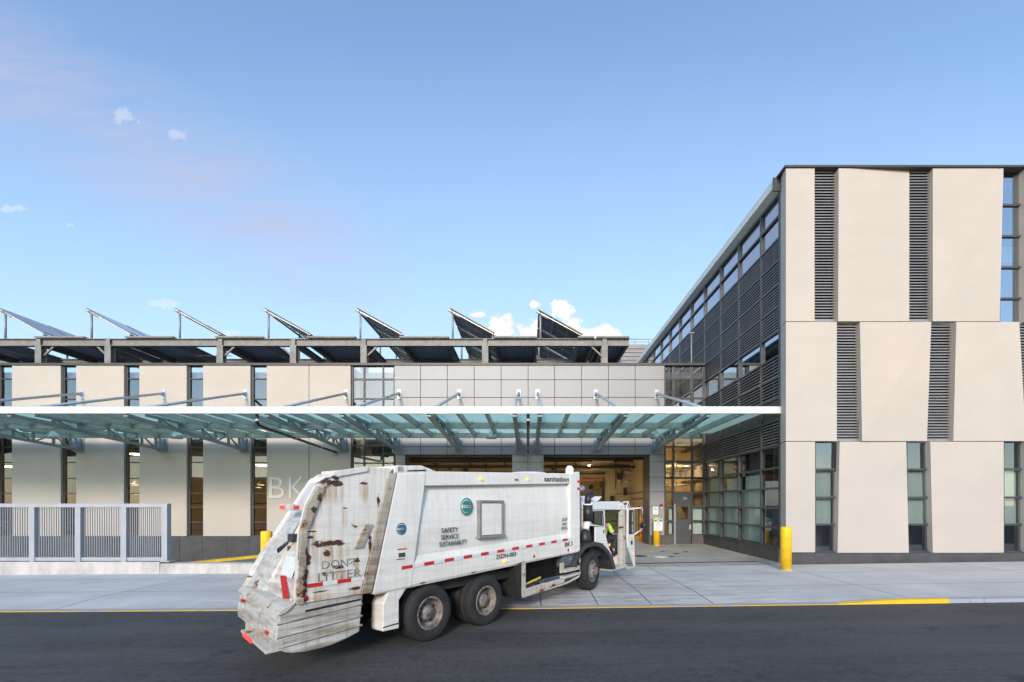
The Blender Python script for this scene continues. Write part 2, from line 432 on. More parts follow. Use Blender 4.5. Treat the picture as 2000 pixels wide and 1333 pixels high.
def text_mesh(txt, height, width=None, extrude=.002, align='LEFT', bold=0.):
    cu = bpy.data.curves.new('t', 'FONT'); cu.body = txt; cu.size = 1.; cu.extrude = extrude; cu.align_x = align; cu.offset = bold
    cu.resolution_u = 3
    ob = bpy.data.objects.new('t', cu); col.objects.link(ob)
    dg = bpy.context.evaluated_depsgraph_get(); me = bpy.data.meshes.new_from_object(ob.evaluated_get(dg))
    bpy.data.objects.remove(ob); bpy.data.curves.remove(cu)
    xs = [v.co.x for v in me.vertices]; ys = [v.co.y for v in me.vertices]
    x0, x1, y0, y1 = min(xs), max(xs), min(ys), max(ys)
    ky = height / (y1 - y0); kx = (width / (x1 - x0)) if width else ky
    xo = x0 if align == 'LEFT' else (x0 + x1) / 2
    for v in me.vertices: v.co = Vector(((v.co.x - xo) * kx, (v.co.y - y0) * ky, v.co.z))
    return me
def put_text(name, txt, height, fn, mat, parent, width=None, align='LEFT', extrude=.002, bold=0.):
    """fn maps (x, y, depth) of the flat lettering to the parent's space"""
    me = text_mesh(txt, height, width, extrude, align, bold)
    for v in me.vertices: v.co = Vector(fn(v.co.x, v.co.y, v.co.z))
    me.materials.clear(); me.materials.append(MATS[mat]); me.update()
    o = bpy.data.objects.new(name, me); col.objects.link(o); o.parent = parent
    return o

# ------------------------------------------------------------------ ground levels
def gz(x, y):
    g = .014 * x if x > 0 else .006 * x
    t = min(max((y - 10.9) / 1.5, 0), 1)
    r = .07 * t + .08 * min(max((y - 18) / 8, 0), 1)
    k = min(max((x - 7.2) / 1.0, 0), 1)
    if y >= 10.89: r = max(r, .075 * k)
    return g + r
def ramp_z(x):
    return min(gz(x, 20), .12 - .1 * (-10.5 - x)) if x < -10.5 else gz(x, 20)
def sheet(name, xs, ys, zf, mat, label=None):
    mb = MB(); n = len(xs)
    vs = [(x, y, zf(x, y)) for y in ys for x in xs]
    fs = [(j * n + i, j * n + i + 1, (j + 1) * n + i + 1, (j + 1) * n + i) for j in range(len(ys) - 1) for i in range(n - 1)]
    o = mb.add(vs, fs).build(name, mat, fix=False); return tag(o, label, kind='structure')
def fr(a, b, st):
    n = max(1, int(round((b - a) / st))); return [a + (b - a) * i / n for i in range(n + 1)]
sheet('ground', [-3000, 3000], [-3000, 3000], lambda x, y: -4.2, 'ground')
sheet('road', fr(-70, 70, 1.), [-60, -30, -10, 0, 5, 10.9], lambda x, y: gz(x, 0), 'asphalt')
sheet('sidewalk', fr(-70, 70, .5), [11.12, 11.6, 12.0, 12.4, 13, 14.5, 16, 17.3], gz, 'sidewalk')
sheet('forecourt', fr(-9.6, 9.5, .8), [17.3, 18, 22, 26, 37], gz, 'forecourt')
sheet('ramp', fr(-44, -9.6, .8), [16.85, 22, 26.4], lambda x, y: ramp_z(x), 'ramp_concrete')
mb = MB()     # kerb: steel faced edge, flush at the gate and a full step past it
xs = fr(-70, 70, .5)
for a, b in zip(xs[:-1], xs[1:]):
    za, zb = gz(a, 10.9) + .012, gz(b, 10.9) + .012
    mb.add([(a, 10.9, gz(a, 0) - .1), (b, 10.9, gz(b, 0) - .1), (b, 10.9, zb), (a, 10.9, za), (b, 11.13, zb + .006), (a, 11.13, za + .006), (a, 11.13, za - .1), (b, 11.13, zb - .1)],
           [(0, 1, 2, 3), (3, 2, 4, 5), (5, 4, 7, 6)])
tag(mb.build('kerb', 'kerb', fix=False), kind='structure')
mb = MB()
for a, b in zip(xs[:-1], xs[1:]):
    if b > 7.1: break
    za, zb = gz(a, 10.9) + .016, gz(b, 10.9) + .016
    mb.add([(a, 10.896, gz(a, 0) - .05), (b, 10.896, gz(b, 0) - .05), (b, 10.896, zb), (a, 10.896, za), (b, 10.975, zb), (a, 10.975, za)], [(0, 1, 2, 3), (3, 2, 4, 5)])
tag(mb.build('kerb_paint', 'yellow_worn', fix=False), kind='structure')
mb = MB()
for a, b in zip(xs[:-1], xs[1:]):
    if b <= 7.1 or a >= 9.1: continue
    za, zb = gz(a, 10.9) + .018, gz(b, 10.9) + .018
    mb.add([(a, 10.892, gz(a, 0) - .05), (b, 10.892, gz(b, 0) - .05), (b, 10.892, zb), (a, 10.892, za), (b, 11.04, zb + .004), (a, 11.04, za + .004)], [(0, 1, 2, 3), (3, 2, 4, 5)])
tag(mb.build('kerb_paint', 'yellow_kerb', fix=False), kind='structure')
mb = MB()
xs2 = fr(-30, -9.0, .6)
for a, b in zip(xs2[:-1], xs2[1:]):
    za, zb = ramp_z(a), ramp_z(b)
    v = [(x, y, z + h) for x, z in ((a, za), (b, zb)) for y in (21.9, 22.12) for h in (-.1, .12)]
    mb.add(v, [(0, 1, 3, 2), (4, 6, 7, 5), (0, 4, 5, 1), (2, 3, 7, 6), (1, 5, 7, 3)])
tag(mb.build('kerb', 'bollard_yellow'), kind='structure')

# ------------------------------------------------------------------ GARAGE BUILDING (left and middle)
DF = 25.7
garage = thing('garage_building', 'long low sanitation garage with beige stone panels, grey metal cladding and two open vehicle bays', 'building', (-8, DF, 0))
ZT = Z(712.5, DF)
def bx(*a): return MB().box(*a)
XL = -37.
per = 123.8
stone_px = [(27 - per * 1, 122 - per * 1), (27, 122), (152, 245), (275, 367), (399, 491)]
for a, b in [(-220.5, -125.5)] + stone_px:
    MB().box(X(a, DF), X(b, DF), DF - .1, DF + .14, .69, 9.72).build('stone_panel', 'stone', garage, bevel=.012)
for a, b in ((523, 604.6), (605.6, 686)):
    MB().box(X(a, DF), X(b, DF), DF - .1, DF + .14, .69, 9.72).build('stone_panel', 'stone', garage, bevel=.008)
hs_left = [Z(y, DF + .2) for y in (715, 742, 781, 828, 875, 904, 935, 964, 991, 1020, 1046.5)]
def window(root, x0, x1, yp, zs, fw=.07, cols=(), mat='frame_dark', glass='glass_low', split=None, wide_l=0., name='window', pname='pane', pane_cuts=None):
    f = MB()
    f.box(x0, x0 + fw + wide_l, yp, yp + .12, zs[-1], zs[0]); f.box(x1 - fw, x1, yp, yp + .12, zs[-1], zs[0])
    for z in zs: f.box(x0 + fw, x1 - fw, yp + .006, yp + .11, z - fw * .5, z + fw * .5)
    for c in cols: f.box(c - fw * .5, c + fw * .5, yp + .003, yp + .115, zs[-1], zs[0])
    w = f.build(name, mat, root)
    if split is None:
        MB().add([(x0, yp + .07, zs[-1]), (x1, yp + .07, zs[-1]), (x1, yp + .07, zs[0]), (x0, yp + .07, zs[0])], [(0, 1, 2, 3)]).build(pname, glass, w)
    else:
        k, g2 = split
        MB().add([(x0, yp + .07, k), (x1, yp + .07, k), (x1, yp + .07, zs[0]), (x0, yp + .07, zs[0])], [(0, 1, 2, 3)]).build(pname, g2, w)
        MB().add([(x0, yp + .07, zs[-1]), (x1, yp + .07, zs[-1]), (x1, yp + .07, k), (x0, yp + .07, k)], [(0, 1, 2, 3)]).build(pname, glass, w)
    return w
for a, b in [(-125.5, -97), (122, 152), (245, 275), (367, 399), (491, 523), (-2, 27), (-249, -220.5)]:
    window(garage, X(a, DF) + .01, X(b, DF) + .02, DF + .02, hs_left, .05, split=(6.3, 'glass_up'), wide_l=.05)
hA = [Z(y, DF) for y in (714, 741, 779, 828, 871, 905, 935, 964, 991, 1020, 1046.5)]
window(garage, X(687, DF), X(771, DF), DF, hA, .07, [X(711, DF), X(748, DF)], 'frame_dark', 'glass_low', (6.3, 'glass_up'))
hB = [Z(y, DF) for y in (714, 740, 778, 826, 873, 902.5, 934)]
xB = [X(p, DF) for p in (1297, 1316, 1352, 1376.5)]
window(garage, xB[0], xB[3], DF, hB, .09, xB[1:3], 'frame_dark', 'glass_low', (6.3, 'glass_up'))
hC = [Z(y, DF) for y in (934, 961, 990, 1017.5, 1045)]
window(garage, xB[0], xB[1] + .04, DF, hC, .08, (), 'frame_dark', 'glass_shade')
window(garage, xB[2] - .04, xB[3], DF, hC, .08, (), 'frame_dark', 'glass_shade')
# dark plinths
p = MB()
for a, b in zip(*(lambda q: (q[:-1], q[1:]))([XL, -33, -30, -27, -24.4, -21.8, -19.6, -18.5, -17.3, -16, -14.8, -13.5, -12.2, -10.9, -9.6, X(771, DF)])):
    p.box(a + .006, b - .006, DF - .05, DF + .3, -3, .66)
p.build('plinth', 'plinth_stone', garage)
MB().box(XL, X(771, DF), DF - .02, DF + .12, .64, .70).build('sill', 'frame_dark', garage)
p = MB(); p.box(X(1268, DF) , xB[1] + .02, DF - .03, DF + .3, .1, Z(1046, DF)); p.box(xB[2] - .02, xB[3] + .1, DF - .03, DF + .3, .1, Z(1046, DF))
p.build('plinth', 'plinth_brown', garage)
MB().box(XL, X(1379, DF), DF - .14, DF + .35, 9.74, 9.86).build('parapet_cap', 'frame_dark', garage)
# grey metal cladding, one sheet of separate cassettes over a dark joint backing
cx = [771, 822, 874, 926.5, 979, 1031.5, 1083, 1135.5, 1188, 1240, 1297]
cy = [713.5, 743, 777.5, 825, 873, 889]
p = MB(); g = .012
for i in range(len(cx) - 1):
    for j in range(len(cy) - 1):
        p.box(X(cx[i], DF) + g, X(cx[i + 1], DF) - g, DF - .08, DF - .02, Z(cy[j + 1], DF) + g, Z(cy[j], DF) - g)
def pillar(x0, x1, ys, cut=None):
    xs_ = [x0] + ([cut] if cut else []) + [x1]
    q = MB()
    for i in range(len(xs_) - 1):
        for j in range(len(ys) - 1):
            q.box(xs_[i] + g, xs_[i + 1] - g, DF - .08, DF - .02, Z(ys[j + 1], DF) + g, Z(ys[j], DF) - g)
    q.box(x0 + .01, x1 - .01, DF - .02, DF + 1.0, .1, 5.0, 1)
    q.build('pillar', ['cladding', 'frame_dark'], garage)
p.build('cladding', 'cladding', garage, bevel=.006)
MB().box(X(771, DF), X(1297, DF), DF - .02, DF + 1.0, 5.0, 9.74).build('wall_core', 'joint_black', garage)
pys = [889, 903, 932.5, 961, 989, 1016, 1046]
pillar(X(773, DF), X(792, DF), [889, 904, 935, 965, 995, 1025, 1060])
pillar(X(1000, DF), X(1062, DF), [889, 904, 935, 965, 995, 1025, 1064], X(1031, DF))
pillar(X(1268, DF), X(1297, DF), pys)
MB().box(X(792, DF), X(1268, DF), DF - .02, DF + .25, 4.90, 4.985).build('lintel', 'inside_dark', garage)
# bronze jamb panels beside the right bay
p = MB()
for z0, z1 in ((.2, .75), (.76, 1.6), (1.61, 2.4), (2.41, 3.3), (3.31, 4.2), (4.21, 4.9)):
    p.box(X(1268, DF) - .03, X(1268, DF), DF - .04, DF + 1.3, z0, z1)
p.build('jamb', 'frame_dark', garage)
# roof slab and inside shell
MB().box(XL, 9.4, DF + .4, 45, 9.2, 9.5).build('roof', 'roofing', garage)
xi0, xi1, yb = -8.9, 7.0, 33.0
p = MB()
ox0, ox1, oz = X(1060, yb) - .2, X(1178, yb), 4.1
p.box(xi0, ox0, yb, yb + .3, 0, 6.2); p.box(ox1, xi1, yb, yb + .3, 0, 6.2); p.box(ox0, ox1, yb, yb + .3, oz, 6.2)
p.box(xi1, xi1 + .2, DF + 1.0, yb + .3, 0, 6.2); p.box(xi0 - .2, xi0, DF + .5, yb + .3, 0, 6.2)
p.build('inside_wall', 'inside_tan', garage)
bx(ox0 - 1, xi1, 39, 39.2, 0, 6.2).build('inside_wall', 'inside_tan', garage)
p = MB(); p.box(xi0, xi1, DF + 1.02, yb, 5.6, 5.75)
for yy in (27.6, 29.2, 30.8, 32.3): p.box(xi0, xi1, yy, yy + .18, 5.25, 5.6)
p.build('inside_ceiling', 'inside_dark', garage)
# service pipes, door tracks and conduits on the inner wall
p = MB()
p.box(xi0, ox1 + .1, yb - .28, yb - .05, 4.42, 4.52); p.box(xi0, xi1, yb - .16, yb - .04, 4.95, 5.0)
for xx in (-6.2, -2.9, .3, 1.9): p.tube([(xx, yb - .1, 5.5), (xx, yb - .1, 4.3)], .03, 6)
for q in (ox0, ox1): p.box(q - .08, q + .08, yb - .12, yb - .01, .2, oz + .1)
p.box(xi0 + .2, X(1000, 27) , 27.1, 27.22, 4.72, 4.84); p.box(-8.2, -7.6, yb - .5, yb - .02, 3.9, 4.6)
p.build('door_track', 'inside_dark', garage)
MB().box(ox0, ox1, yb - .2, yb - .02, oz - .12, oz + .03).build('door_edge', 'inside_orange', garage)
p = MB()
def pipe(ps, r=.045): p.tube(ps, r, 8)
pipe([(X(1222, yb), yb - .2, Z(897, yb)), (X(1222, yb), yb - .2, Z(895, yb)), (X(1233, yb), yb - .2, Z(895, yb)), (X(1233, yb), yb - .2, Z(918, yb))], .09)
pipe([(X(1219, yb), yb - .2, Z(922, yb)), (X(1233, yb), yb - .2, Z(922, yb)), (X(1233, yb), yb - .2, Z(942, yb)), (X(1219, yb), yb - .2, Z(942, yb))], .08)
pipe([(X(1209.5, yb), yb - .2, Z(919, yb)), (X(1209.5, yb), yb - .2, Z(946, yb))], .06)
p.build('pipework', 'inside_pipe', garage)
p = MB()
p.box(X(1205, yb), X(1214, yb), yb - .35, yb - .05, Z(937, yb), Z(925, yb)); p.box(X(1150, 38.9), X(1157, 38.9), 38.7, 38.9, Z(955, 39), Z(948, 39))
p.tube([(X(1202, yb), yb - .08, Z(892, yb)), (X(1202, yb), yb - .08, Z(955, yb))], .025, 6)
p.tube([(X(1202, yb), yb - .06, Z(965.5, yb)), (xi1 - .05, yb - .06, Z(965.5, yb))], .025, 6)
p.tube([(xi1 - .05, yb, Z(965, yb)), (xi1 - .05, 27, Z(965, yb) + .05)], .03, 6)
p.tube([(xi1 - .05, yb - .5, Z(975, 31)), (xi1 - .05, 29, Z(975, 31))], .03, 6)
for q in (-5.4, 1.6): p.box(q, q + .18, yb - .3, yb - .02, 4.72, 4.9)
for k in range(5): p.tube([(-6.5 + k * 2.4, yb - .1, 5.3), (-6.2 + k * 2.4, yb - .1, 4.9), (-5.4 + k * 2.4, yb - .1, 4.85)], .035, 6)
for xx, z_, w_, h_ in ((4.9, 3.5, .3, .4), (5.6, 2.6, .25, .35), (6.5, 3.0, .2, .5), (-4.4, 4.6, .3, .3), (2.6, 4.62, .5, .22)): p.box(xx, xx + w_, yb - .2, yb - .02, z_, z_ + h_)
p.box(xi0, xi1, 28.3, 28.5, 5.0, 5.25); p.box(xi0, xi1, 31.6, 31.75, 4.75, 4.9)
p.box(X(1247, yb), xi1 - .02, yb - 2.6, yb - 2.4, .2, 2.3)
p.build('wall_box', 'inside_dark', garage)
p = MB()
for k in range(10):
    xx = X(1160, 30) + k * .115; p.bar((xx, 30, Z(900, 30)), (xx + .09, 30, Z(893, 30)), .35, .03, (0, 1, 0))
p.box(X(1158, 30), X(1160, 30), 29.8, 30.2, Z(902, 30), Z(892, 30)); p.box(X(1158, 30), X(1197, 30), 29.8, 30.2, Z(902.5, 30), Z(901, 30))
p.build('unit_heater', 'inside_pipe', garage)
MB().box(xi1 - .3, xi1 - .02, 27.4, 32.8, .2, .42).build('floor_kerb', 'bollard_yellow', garage)
# hall behind the left windows: tan rear wall, deep beams
p = MB(); p.box(XL, -9.2, 40, 40.3, -3, 9.2); p.box(-9.3, -9.1, DF + .4, 40, -3, 9.2); p.box(XL, -9.1, DF + .5, 40, -2.9, -2.7); p.box(XL - .2, XL, DF + .1, 40, -3, 9.5)
p.build('inside_wall', 'inside_block', garage)
p = MB(); p.box(XL, -9.2, DF + .4, 40, 6.5, 6.7)
for k in range(12): p.box(XL, -9.2, 27 + k * 1.1, 27.15 + k * 1.1, 5.9, 6.5)
for k in range(10): q = XL + 1.4 + k * 2.9; p.box(q, q + .25, 28.5, 28.8, -3, 6.5)
for q in (.95, 2.4): p.box(XL, -9.2, 26.35, 26.42, q, q + .05)
p.build('roof_beam', 'inside_dark', garage)
# lobby behind the entrance glazing
p = MB(); p.box(7.25, 13, 29.6, 29.8, 0, 9.2); p.box(9.6, 13, DF + .1, 29.6, 0, 9.2)
p.build('inside_wall', 'inside_tan', garage)
p = MB(); p.box(7.2, 9.4, DF + .2, 29.5, 5.7, 5.9)
for k in range(5): p.box(7.2, 9.4, 26.4 + k * .7, 26.5 + k * .7, 4.6, 4.66)
p.tube([(8.1, 27.2, 6), (8.1, 27.2, .3)], .05, 8); p.tube([(8.35, 27.2, 6), (8.35, 27.2, .3)], .03, 8)
p.tube([(7.3, 28, 4.1), (9.4, 27, 4.4)], .07, 8); p.tube([(7.3, 28, 3.4), (9.4, 27, 3.5)], .04, 8)
p.build('pipework', 'inside_pipe', garage)
p = MB(); p.box(xB[0] + .35, xB[1], DF + .3, DF + .34, .72, 2.3); p.box(xB[2] + .1, xB[3], DF + .3, DF + .34, .72, 2.3); p.build('blind', 'blind', garage)
# entrance door with glazed light
dz0, dz1 = .255, Z(984.5, DF)
p = MB(); p.box(xB[1] + .04, xB[2] - .04, DF + .03, DF + .09, dz1 + .05, Z(961, DF)); p.box(xB[1] + .04, xB[2] - .04, DF - .005, DF + .1, dz1, dz1 + .05)
p.build('door_head', 'frame_grey', garage)
p = MB(); a0, a1 = xB[1] + .1, xB[2] - .06; l0, l1, m0, m1 = X(1323, DF), X(1344, DF), Z(1014.5, DF), Z(990, DF)
p.box(a0, l0, DF + .02, DF + .08, dz0, dz1); p.box(l1, a1, DF + .02, DF + .08, dz0, dz1)
p.box(l0, l1, DF + .02, DF + .08, dz0, m0); p.box(l0, l1, DF + .02, DF + .08, m1, dz1)
door = p.build('door', 'frame_grey', garage)
MB().add([(l0, DF + .05, m0), (l1, DF + .05, m0), (l1, DF + .05, m1), (l0, DF + .05, m1)], [(0, 1, 2, 3)]).build('pane', 'glass_shade', door)
p = MB(); hx = X(1348, DF); p.box(hx - .035, hx + .035, DF - .005, DF + .02, Z(1034.5, DF), Z(1025.5, DF)); p.tube([(hx, DF + .02, Z(1032, DF)), (hx, DF - .05, Z(1032, DF)), (hx - .1, DF - .05, Z(1032, DF))], .012, 8)
p.build('handle', 'plate_light', door)
MB().box(xB[1] + .05, xB[1] + .075, DF - .01, DF + .02, dz0, dz1).build('edge_strip', 'white_plain', door)
put_text('lettering', '303', .12, lambda x, y, d: (xB[1] + .60 - (-8) + x, d - .004 + .03 - DF + DF - .0, Z(976, DF) + y), 'plate_light', garage, width=.2, align='CENTER')
# wall letters, standing proud of the stone
def wl(x0, z0):
    return lambda x, y, d: (x0 + x + 8, -.12 - d, z0 + y)
put_text('letter', 'B', Z(932, DF) - Z(973.5, DF), wl(X(528, DF), Z(973.5, DF)), 'letter_stone', garage, width=.82, extrude=.02)
put_text('letter', 'K', Z(932, DF) - Z(973.5, DF), wl(X(566.5, DF), Z(973.5, DF)), 'letter_stone', garage, width=.86, extrude=.02)

# ------------------------------------------------------------------ OFFICE BUILDING (right)
DR, XS = 17.4, 9.43
office = thing('office_building', 'three storey building of large folded beige stone panels with dark louvres', 'building', (16, DR, 0))
TOP = Z(328.5, DR)
def fpanel(px, py, outs, crease='a', bevel=.01):
    """px: TL,TR,BR,BL in photo x at the front plane; py: top,bottom; outs: how far each corner leans out"""
    TL, TR, BR, BL = [(X(px[i], DR - outs[i]), Z(py[0] if i < 2 else py[1], DR - outs[i])) for i in range(4)]
    c = [TL, TR, BR, BL]
    fv = [(c[i][0], DR - outs[i], c[i][1]) for i in range(4)]
    bv = [(c[i][0], DR + .33, c[i][1]) for i in range(4)]
    fs = [(4, 7, 6, 5)] + [(i, i + 4, (i + 1) % 4 + 4, (i + 1) % 4) for i in range(4)]
    fs += [(0, 2, 3), (0, 1, 2)] if crease == 'a' else [(0, 1, 3), (1, 2, 3)]
    MB().add(fv + bv, fs).build('stone_panel', 'stone', office)
y1, y2, y3 = 628.5, 862.5, 1080
e = .7
def corner_panel(px1, yt, yb_):
    x0 = X(1535, DR)
    q = MB(); pts = [(x0, DR), (X(px1, DR), DR), (X(px1, DR), DR + .42), (XS + .1, DR + .42), (XS - .03, DR + .62), (9.34, DR + .42)]
    q.prism(pts, lambda a, b, t: (a, b, t), Z(yb_ - e, DR), Z(yt + e, DR)); q.build('stone_panel', 'stone', office)
corner_panel(1591, 328.5, y1); corner_panel(1634.5, y1, y2); corner_panel(1592, y2, y3)
fpanel((1638, 1776, 1776, 1637), (328.5 + e, y1 - e), (.03, -.15, .0, .05))
fpanel((1822, 1960, 1952.5, 1822), (328.5 + e, y1 - e), (0.0, .0, -.15, 0.0), 'b')
fpanel((2003, 2140, 2140, 2003), (328.5 + e, y1 - e), (0, 0, .1, 0))
fpanel((1679.5, 1819, 1810.5, 1684), (y1 + e, y2 - e), (.0, 0, -.155, .03), 'b')
fpanel((1868, 1991, 2004, 1862), (y1 + e, y2 - e), (.04, -.155, .0, .0), 'a')
fpanel((2043, 2180, 2180, 2043), (y1 + e, y2 - e), (0, 0, .1, 0))
fpanel((1640, 1770, 1775, 1636), (y2 + e, y3), (.0, -.155, .0, .0), 'a')
fpanel((1817, 1960.5, 1960.5, 1822), (y2 + e, y3), (.0, .0, -.14, .0), 'b')
fpanel((2006, 2150, 2150, 2006), (y2 + e, y3), (0, 0, .1, 0))
YW = DR + .165
def WX(px): return X(px, YW)
def WZ(py): return Z(py, YW)
def louvre(p0, p1, ya, yb_):
    q = MB(); x0, x1, z0, z1 = WX(p0), WX(p1), WZ(yb_), WZ(ya); fw = .09
    q.box(x0, x0 + .03, YW, YW + .1, z0, z1); q.box(x1 - fw, x1, YW - .02, YW + .1, z0, z1); q.box(x0 + .03, x1 - fw, YW, YW + .1, z1 - .1, z1); q.box(x0 + .03, x1 - fw, YW, YW + .1, z0, z0 + .06)
    z = z0 + .1
    while z < z1 - .12:
        q.bar((x0 + .03, YW + .055, z), (x1 - fw, YW + .055, z), .075, .01, (0, -.62, .78)); q.box(x0 + .03, x1 - fw, YW + .004, YW + .018, z - .045, z - .012)
        z += .103
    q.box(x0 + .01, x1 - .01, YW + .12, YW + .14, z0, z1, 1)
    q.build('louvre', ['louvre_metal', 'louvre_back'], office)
louvre(1588, 1637.5, 328.5, y1); louvre(1773, 1822, 328.5, y1); louvre(1632, 1681, 628.5, y2); louvre(1806, 1867, 628.5, y2); louvre(1988, 2046, 628.5, y2)
def owin(p0, p1, ys, glass):
    window(office, WX(p0), WX(p1), YW, [WZ(y) for y in ys], .07, (), 'frame_grey', glass)
owin(1590, 1637, [863, 917, 972, 1025, 1078], 'glass_up'); owin(1769, 1820, [863, 917, 972, 1025, 1078], 'glass_up'); owin(1958, 2009, [863, 917, 972, 1025, 1078], 'glass_up')
owin(1950, 2006, [332, 400, 461, 522, 583, 631], 'glass_side')
p = MB()
for a, b in ((1592, 1622), (1773, 1805), (1962, 1985)): p.box(X(a, YW + .25), X(b, YW + .25), YW + .25, YW + .27, WZ(1024), WZ(921))
p.box(X(1955, YW + .3), X(1981, YW + .3), YW + .3, YW + .32, WZ(506), WZ(474)); p.build('blind', 'blind', office)
MB().box(X(1548, DR), 44, DR + .04, DR + .5, -.2, Z(1080.5, DR)).build('plinth', 'plinth_stone', office)
MB().box(XS + .05, 44, DR + 1.2, 17.4 + 1.3, 0, 14.3).build('inside_wall', 'room_grey', office)
MB().box(9.22, 44, DR - .06, DR + .6, TOP, TOP + .07).build('parapet_cap', 'frame_dark', office)
MB().box(9.45, 44, DR + .42, 70, 13.99, 14.42).build('roof', 'roofing', office)
# side wall: glazing and louvre bands between mullions
my = [18.05, 19.5, 21.56, 23.6, 25.76, 27.84, 29.97, 32.07, 34.2, 36.3, 38.4, 40.5, 42.6, 44.7]
zb = [13.98, 13.2, 12.36, 11.54, 10.65, 9.82, 8.89, 7.96, 7.17, 6.38, 5.55, 4.58, 3.75, 2.98, 2.23, 1.48, .755]
kind = ['g', 'g', 'l', 'l', 'l', 'l', 'g', 'l', 'l', 'p', 'l', 'd', 's', 's', 's', 's']
f = MB()
for y in my: f.box(XS - .06, XS + .1, y - .045, y + .045, .755, 13.98)
for z in zb: f.box(XS - .05, XS + .1, my[0], my[-1], z - .04, z + .04)
cw = f.build('curtain_wall', 'frame_grey', office)
lv = MB(); pn = MB()
for i, k in enumerate(kind):
    z1_, z0_ = zb[i] - .04, zb[i + 1] + .04
    for j in range(len(my) - 1):
        a, b = my[j] + .045, my[j + 1] - .045
        if z1_ < 9.7 and a > 25.9: continue
        if k == 'l':
            n = int((z1_ - z0_) / .105)
            for t in range(n):
                zz = z0_ + (t + .5) * (z1_ - z0_) / n
                lv.bar((XS + .02, a, zz), (XS + .02, b, zz), .07, .01, (-.62, 0, .78)); lv.box(XS - .03, XS - .018, a, b, zz - .045, zz - .015)
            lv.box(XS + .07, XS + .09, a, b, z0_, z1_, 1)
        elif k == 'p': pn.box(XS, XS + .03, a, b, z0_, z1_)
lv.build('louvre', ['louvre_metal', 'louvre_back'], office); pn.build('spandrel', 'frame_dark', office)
for (za, zc, gm, ymax) in ((13.98, 12.36, 'glass_side', my[-1]), (8.89, 7.96, 'glass_side', 25.7), (4.58, .755, 'glass_shade', 25.7)):
    MB().add([(XS + .03, my[0], zc), (XS + .03, ymax, zc), (XS + .03, ymax, za), (XS + .03, my[0], za)], [(0, 1, 2, 3)]).build('pane', gm, cw)
p = MB(); p.box(XS + .2, XS + .22, 19.6, 25.6, .8, 2.95); p.box(XS + .2, XS + .22, 19.75, 21.4, 2.98, 3.6); p.box(XS + .2, XS + .22, 21.8, 23.4, 2.98, 3.6); p.box(XS + .2, XS + .22, 23.8, 25.5, 2.98, 3.7)
p.build('blind', 'blind', office)
MB().box(11.2, 11.3, 18.8, 60, 0, 13.9).build('inside_wall', 'room_grey', office)
p = MB()
for a, b in ((17.98, 19.4), (19.41, 21.4), (21.41, 23.5), (23.51, 25.66)): p.box(XS - .12, XS + .2, a, b, -.1, .70)
p.build('plinth', 'plinth_brown', office)
MB().box(XS - .15, XS + .1, 17.98, 25.68, .70, .75).build('sill', 'frame_grey', office)
p = MB()
for a, b in ((18.0, 23.3), (23.31, 28.5), (28.51, 34), (34.01, 40), (40.01, 46)):
    p.prism([(XS + .1, 14.02), (XS - .30, 14.16), (XS - .30, 14.47), (XS + .1, 14.47)], lambda x, z, t: (x, t, z), a, b)
p.build('eave', 'eave_white', office)
MB().box(9.10, 9.44, 17.93, 17.99, 14.0, 14.5).build('parapet_cap', 'frame_dark', office)
# penthouse behind
ph = thing('rooftop_enclosure', 'ribbed grey metal rooftop enclosure with a thin railing, behind the solar frame', 'enclosure', (10, 42, 9.5))
q = MB(); z = 9.6
while z < 16.2:
    q.prism([(42.0, z), (41.93, z + .05), (41.93, z + .2), (42.0, z + .25)], lambda y, zz, t: (t, y, zz), X(1213, 42), 15); z += .33
q.box(X(1213, 42), 15, 42, 46, 9.5, 16.3); q.build('wall', 'corrugated', ph)
q = MB(); q.tube([(X(1213, 42), 42, 16.75), (15, 42, 16.75)], .035, 6); q.tube([(X(1213, 42), 42, 16.5), (15, 42, 16.5)], .02, 6)
for k in range(6): q.tube([(X(1213, 42) + k * 1.2, 42, 16.3), (X(1213, 42) + k * 1.2, 42, 16.75)], .025, 6)
q.build('railing', 'grey_steel', ph)
q = MB(); a = X(1350.5, 27)
q.tube([(a, 27, 9.5), (a, 27, Z(652, 27))], .035, 8); q.box(a - .13, a + .12, 26.9, 27.1, Z(652.5, 27), Z(650.5, 27))
tag(q.build('roof_light_post', 'bracket_grey'), 'slim grey light post on the garage roof edge beside the louvred wall', 'light post')

# ------------------------------------------------------------------ CANOPY
can = thing('glass_canopy', 'long green glass canopy on steel trusses with a white front fascia, along the garage front', 'canopy', (-10, 21, 0))
CX0, CX1 = -33.0, 9.36
for a, b in zip([CX0, -27.6, -22.4, -15.03, -9.0, -4.2, .5, 5.0], [-27.6, -22.4, -15.03, -9.0, -4.2, .5, 5.0, CX1]):
    MB().box(a + .004, b - .004, 17.86, 17.98, 5.73, 5.985).build('fascia', 'fascia_white', can, bevel=.008)
for (y, h0, h1) in ((20.95, 5.66, 5.92), (23.85, 5.66, 5.90)):
    MB().box(CX0, 7.35 if y < 22 else CX1 - .9, y, y + .12, h0, h1).build('cross_beam', 'beam_galv', can, bevel=.01)
trx = [(p_ - VX) / 36.9 for p_ in (-12, 155, 318, 478, 672, 775, 895, 1013, 1048, 1166, 1280)]
rax = []
gaps = [CX0 + .2] + trx + [CX1]
for a, b in zip(gaps[:-1], gaps[1:]):
    n = max(1, int(round((b - a) / 1.08)))
    if b - a < 1.2: continue
    rax += [a + (b - a) * i / n for i in range(1, n)]
for x in rax: MB().box(x - .055, x + .055, 17.98, 24.3, 5.72, 5.93).build('rafter', 'beam_galv', can)
edges = sorted(rax + trx + [CX0, CX1])
def nearest_pairs():
    e_ = edges; return list(zip(e_[:-1], e_[1:]))
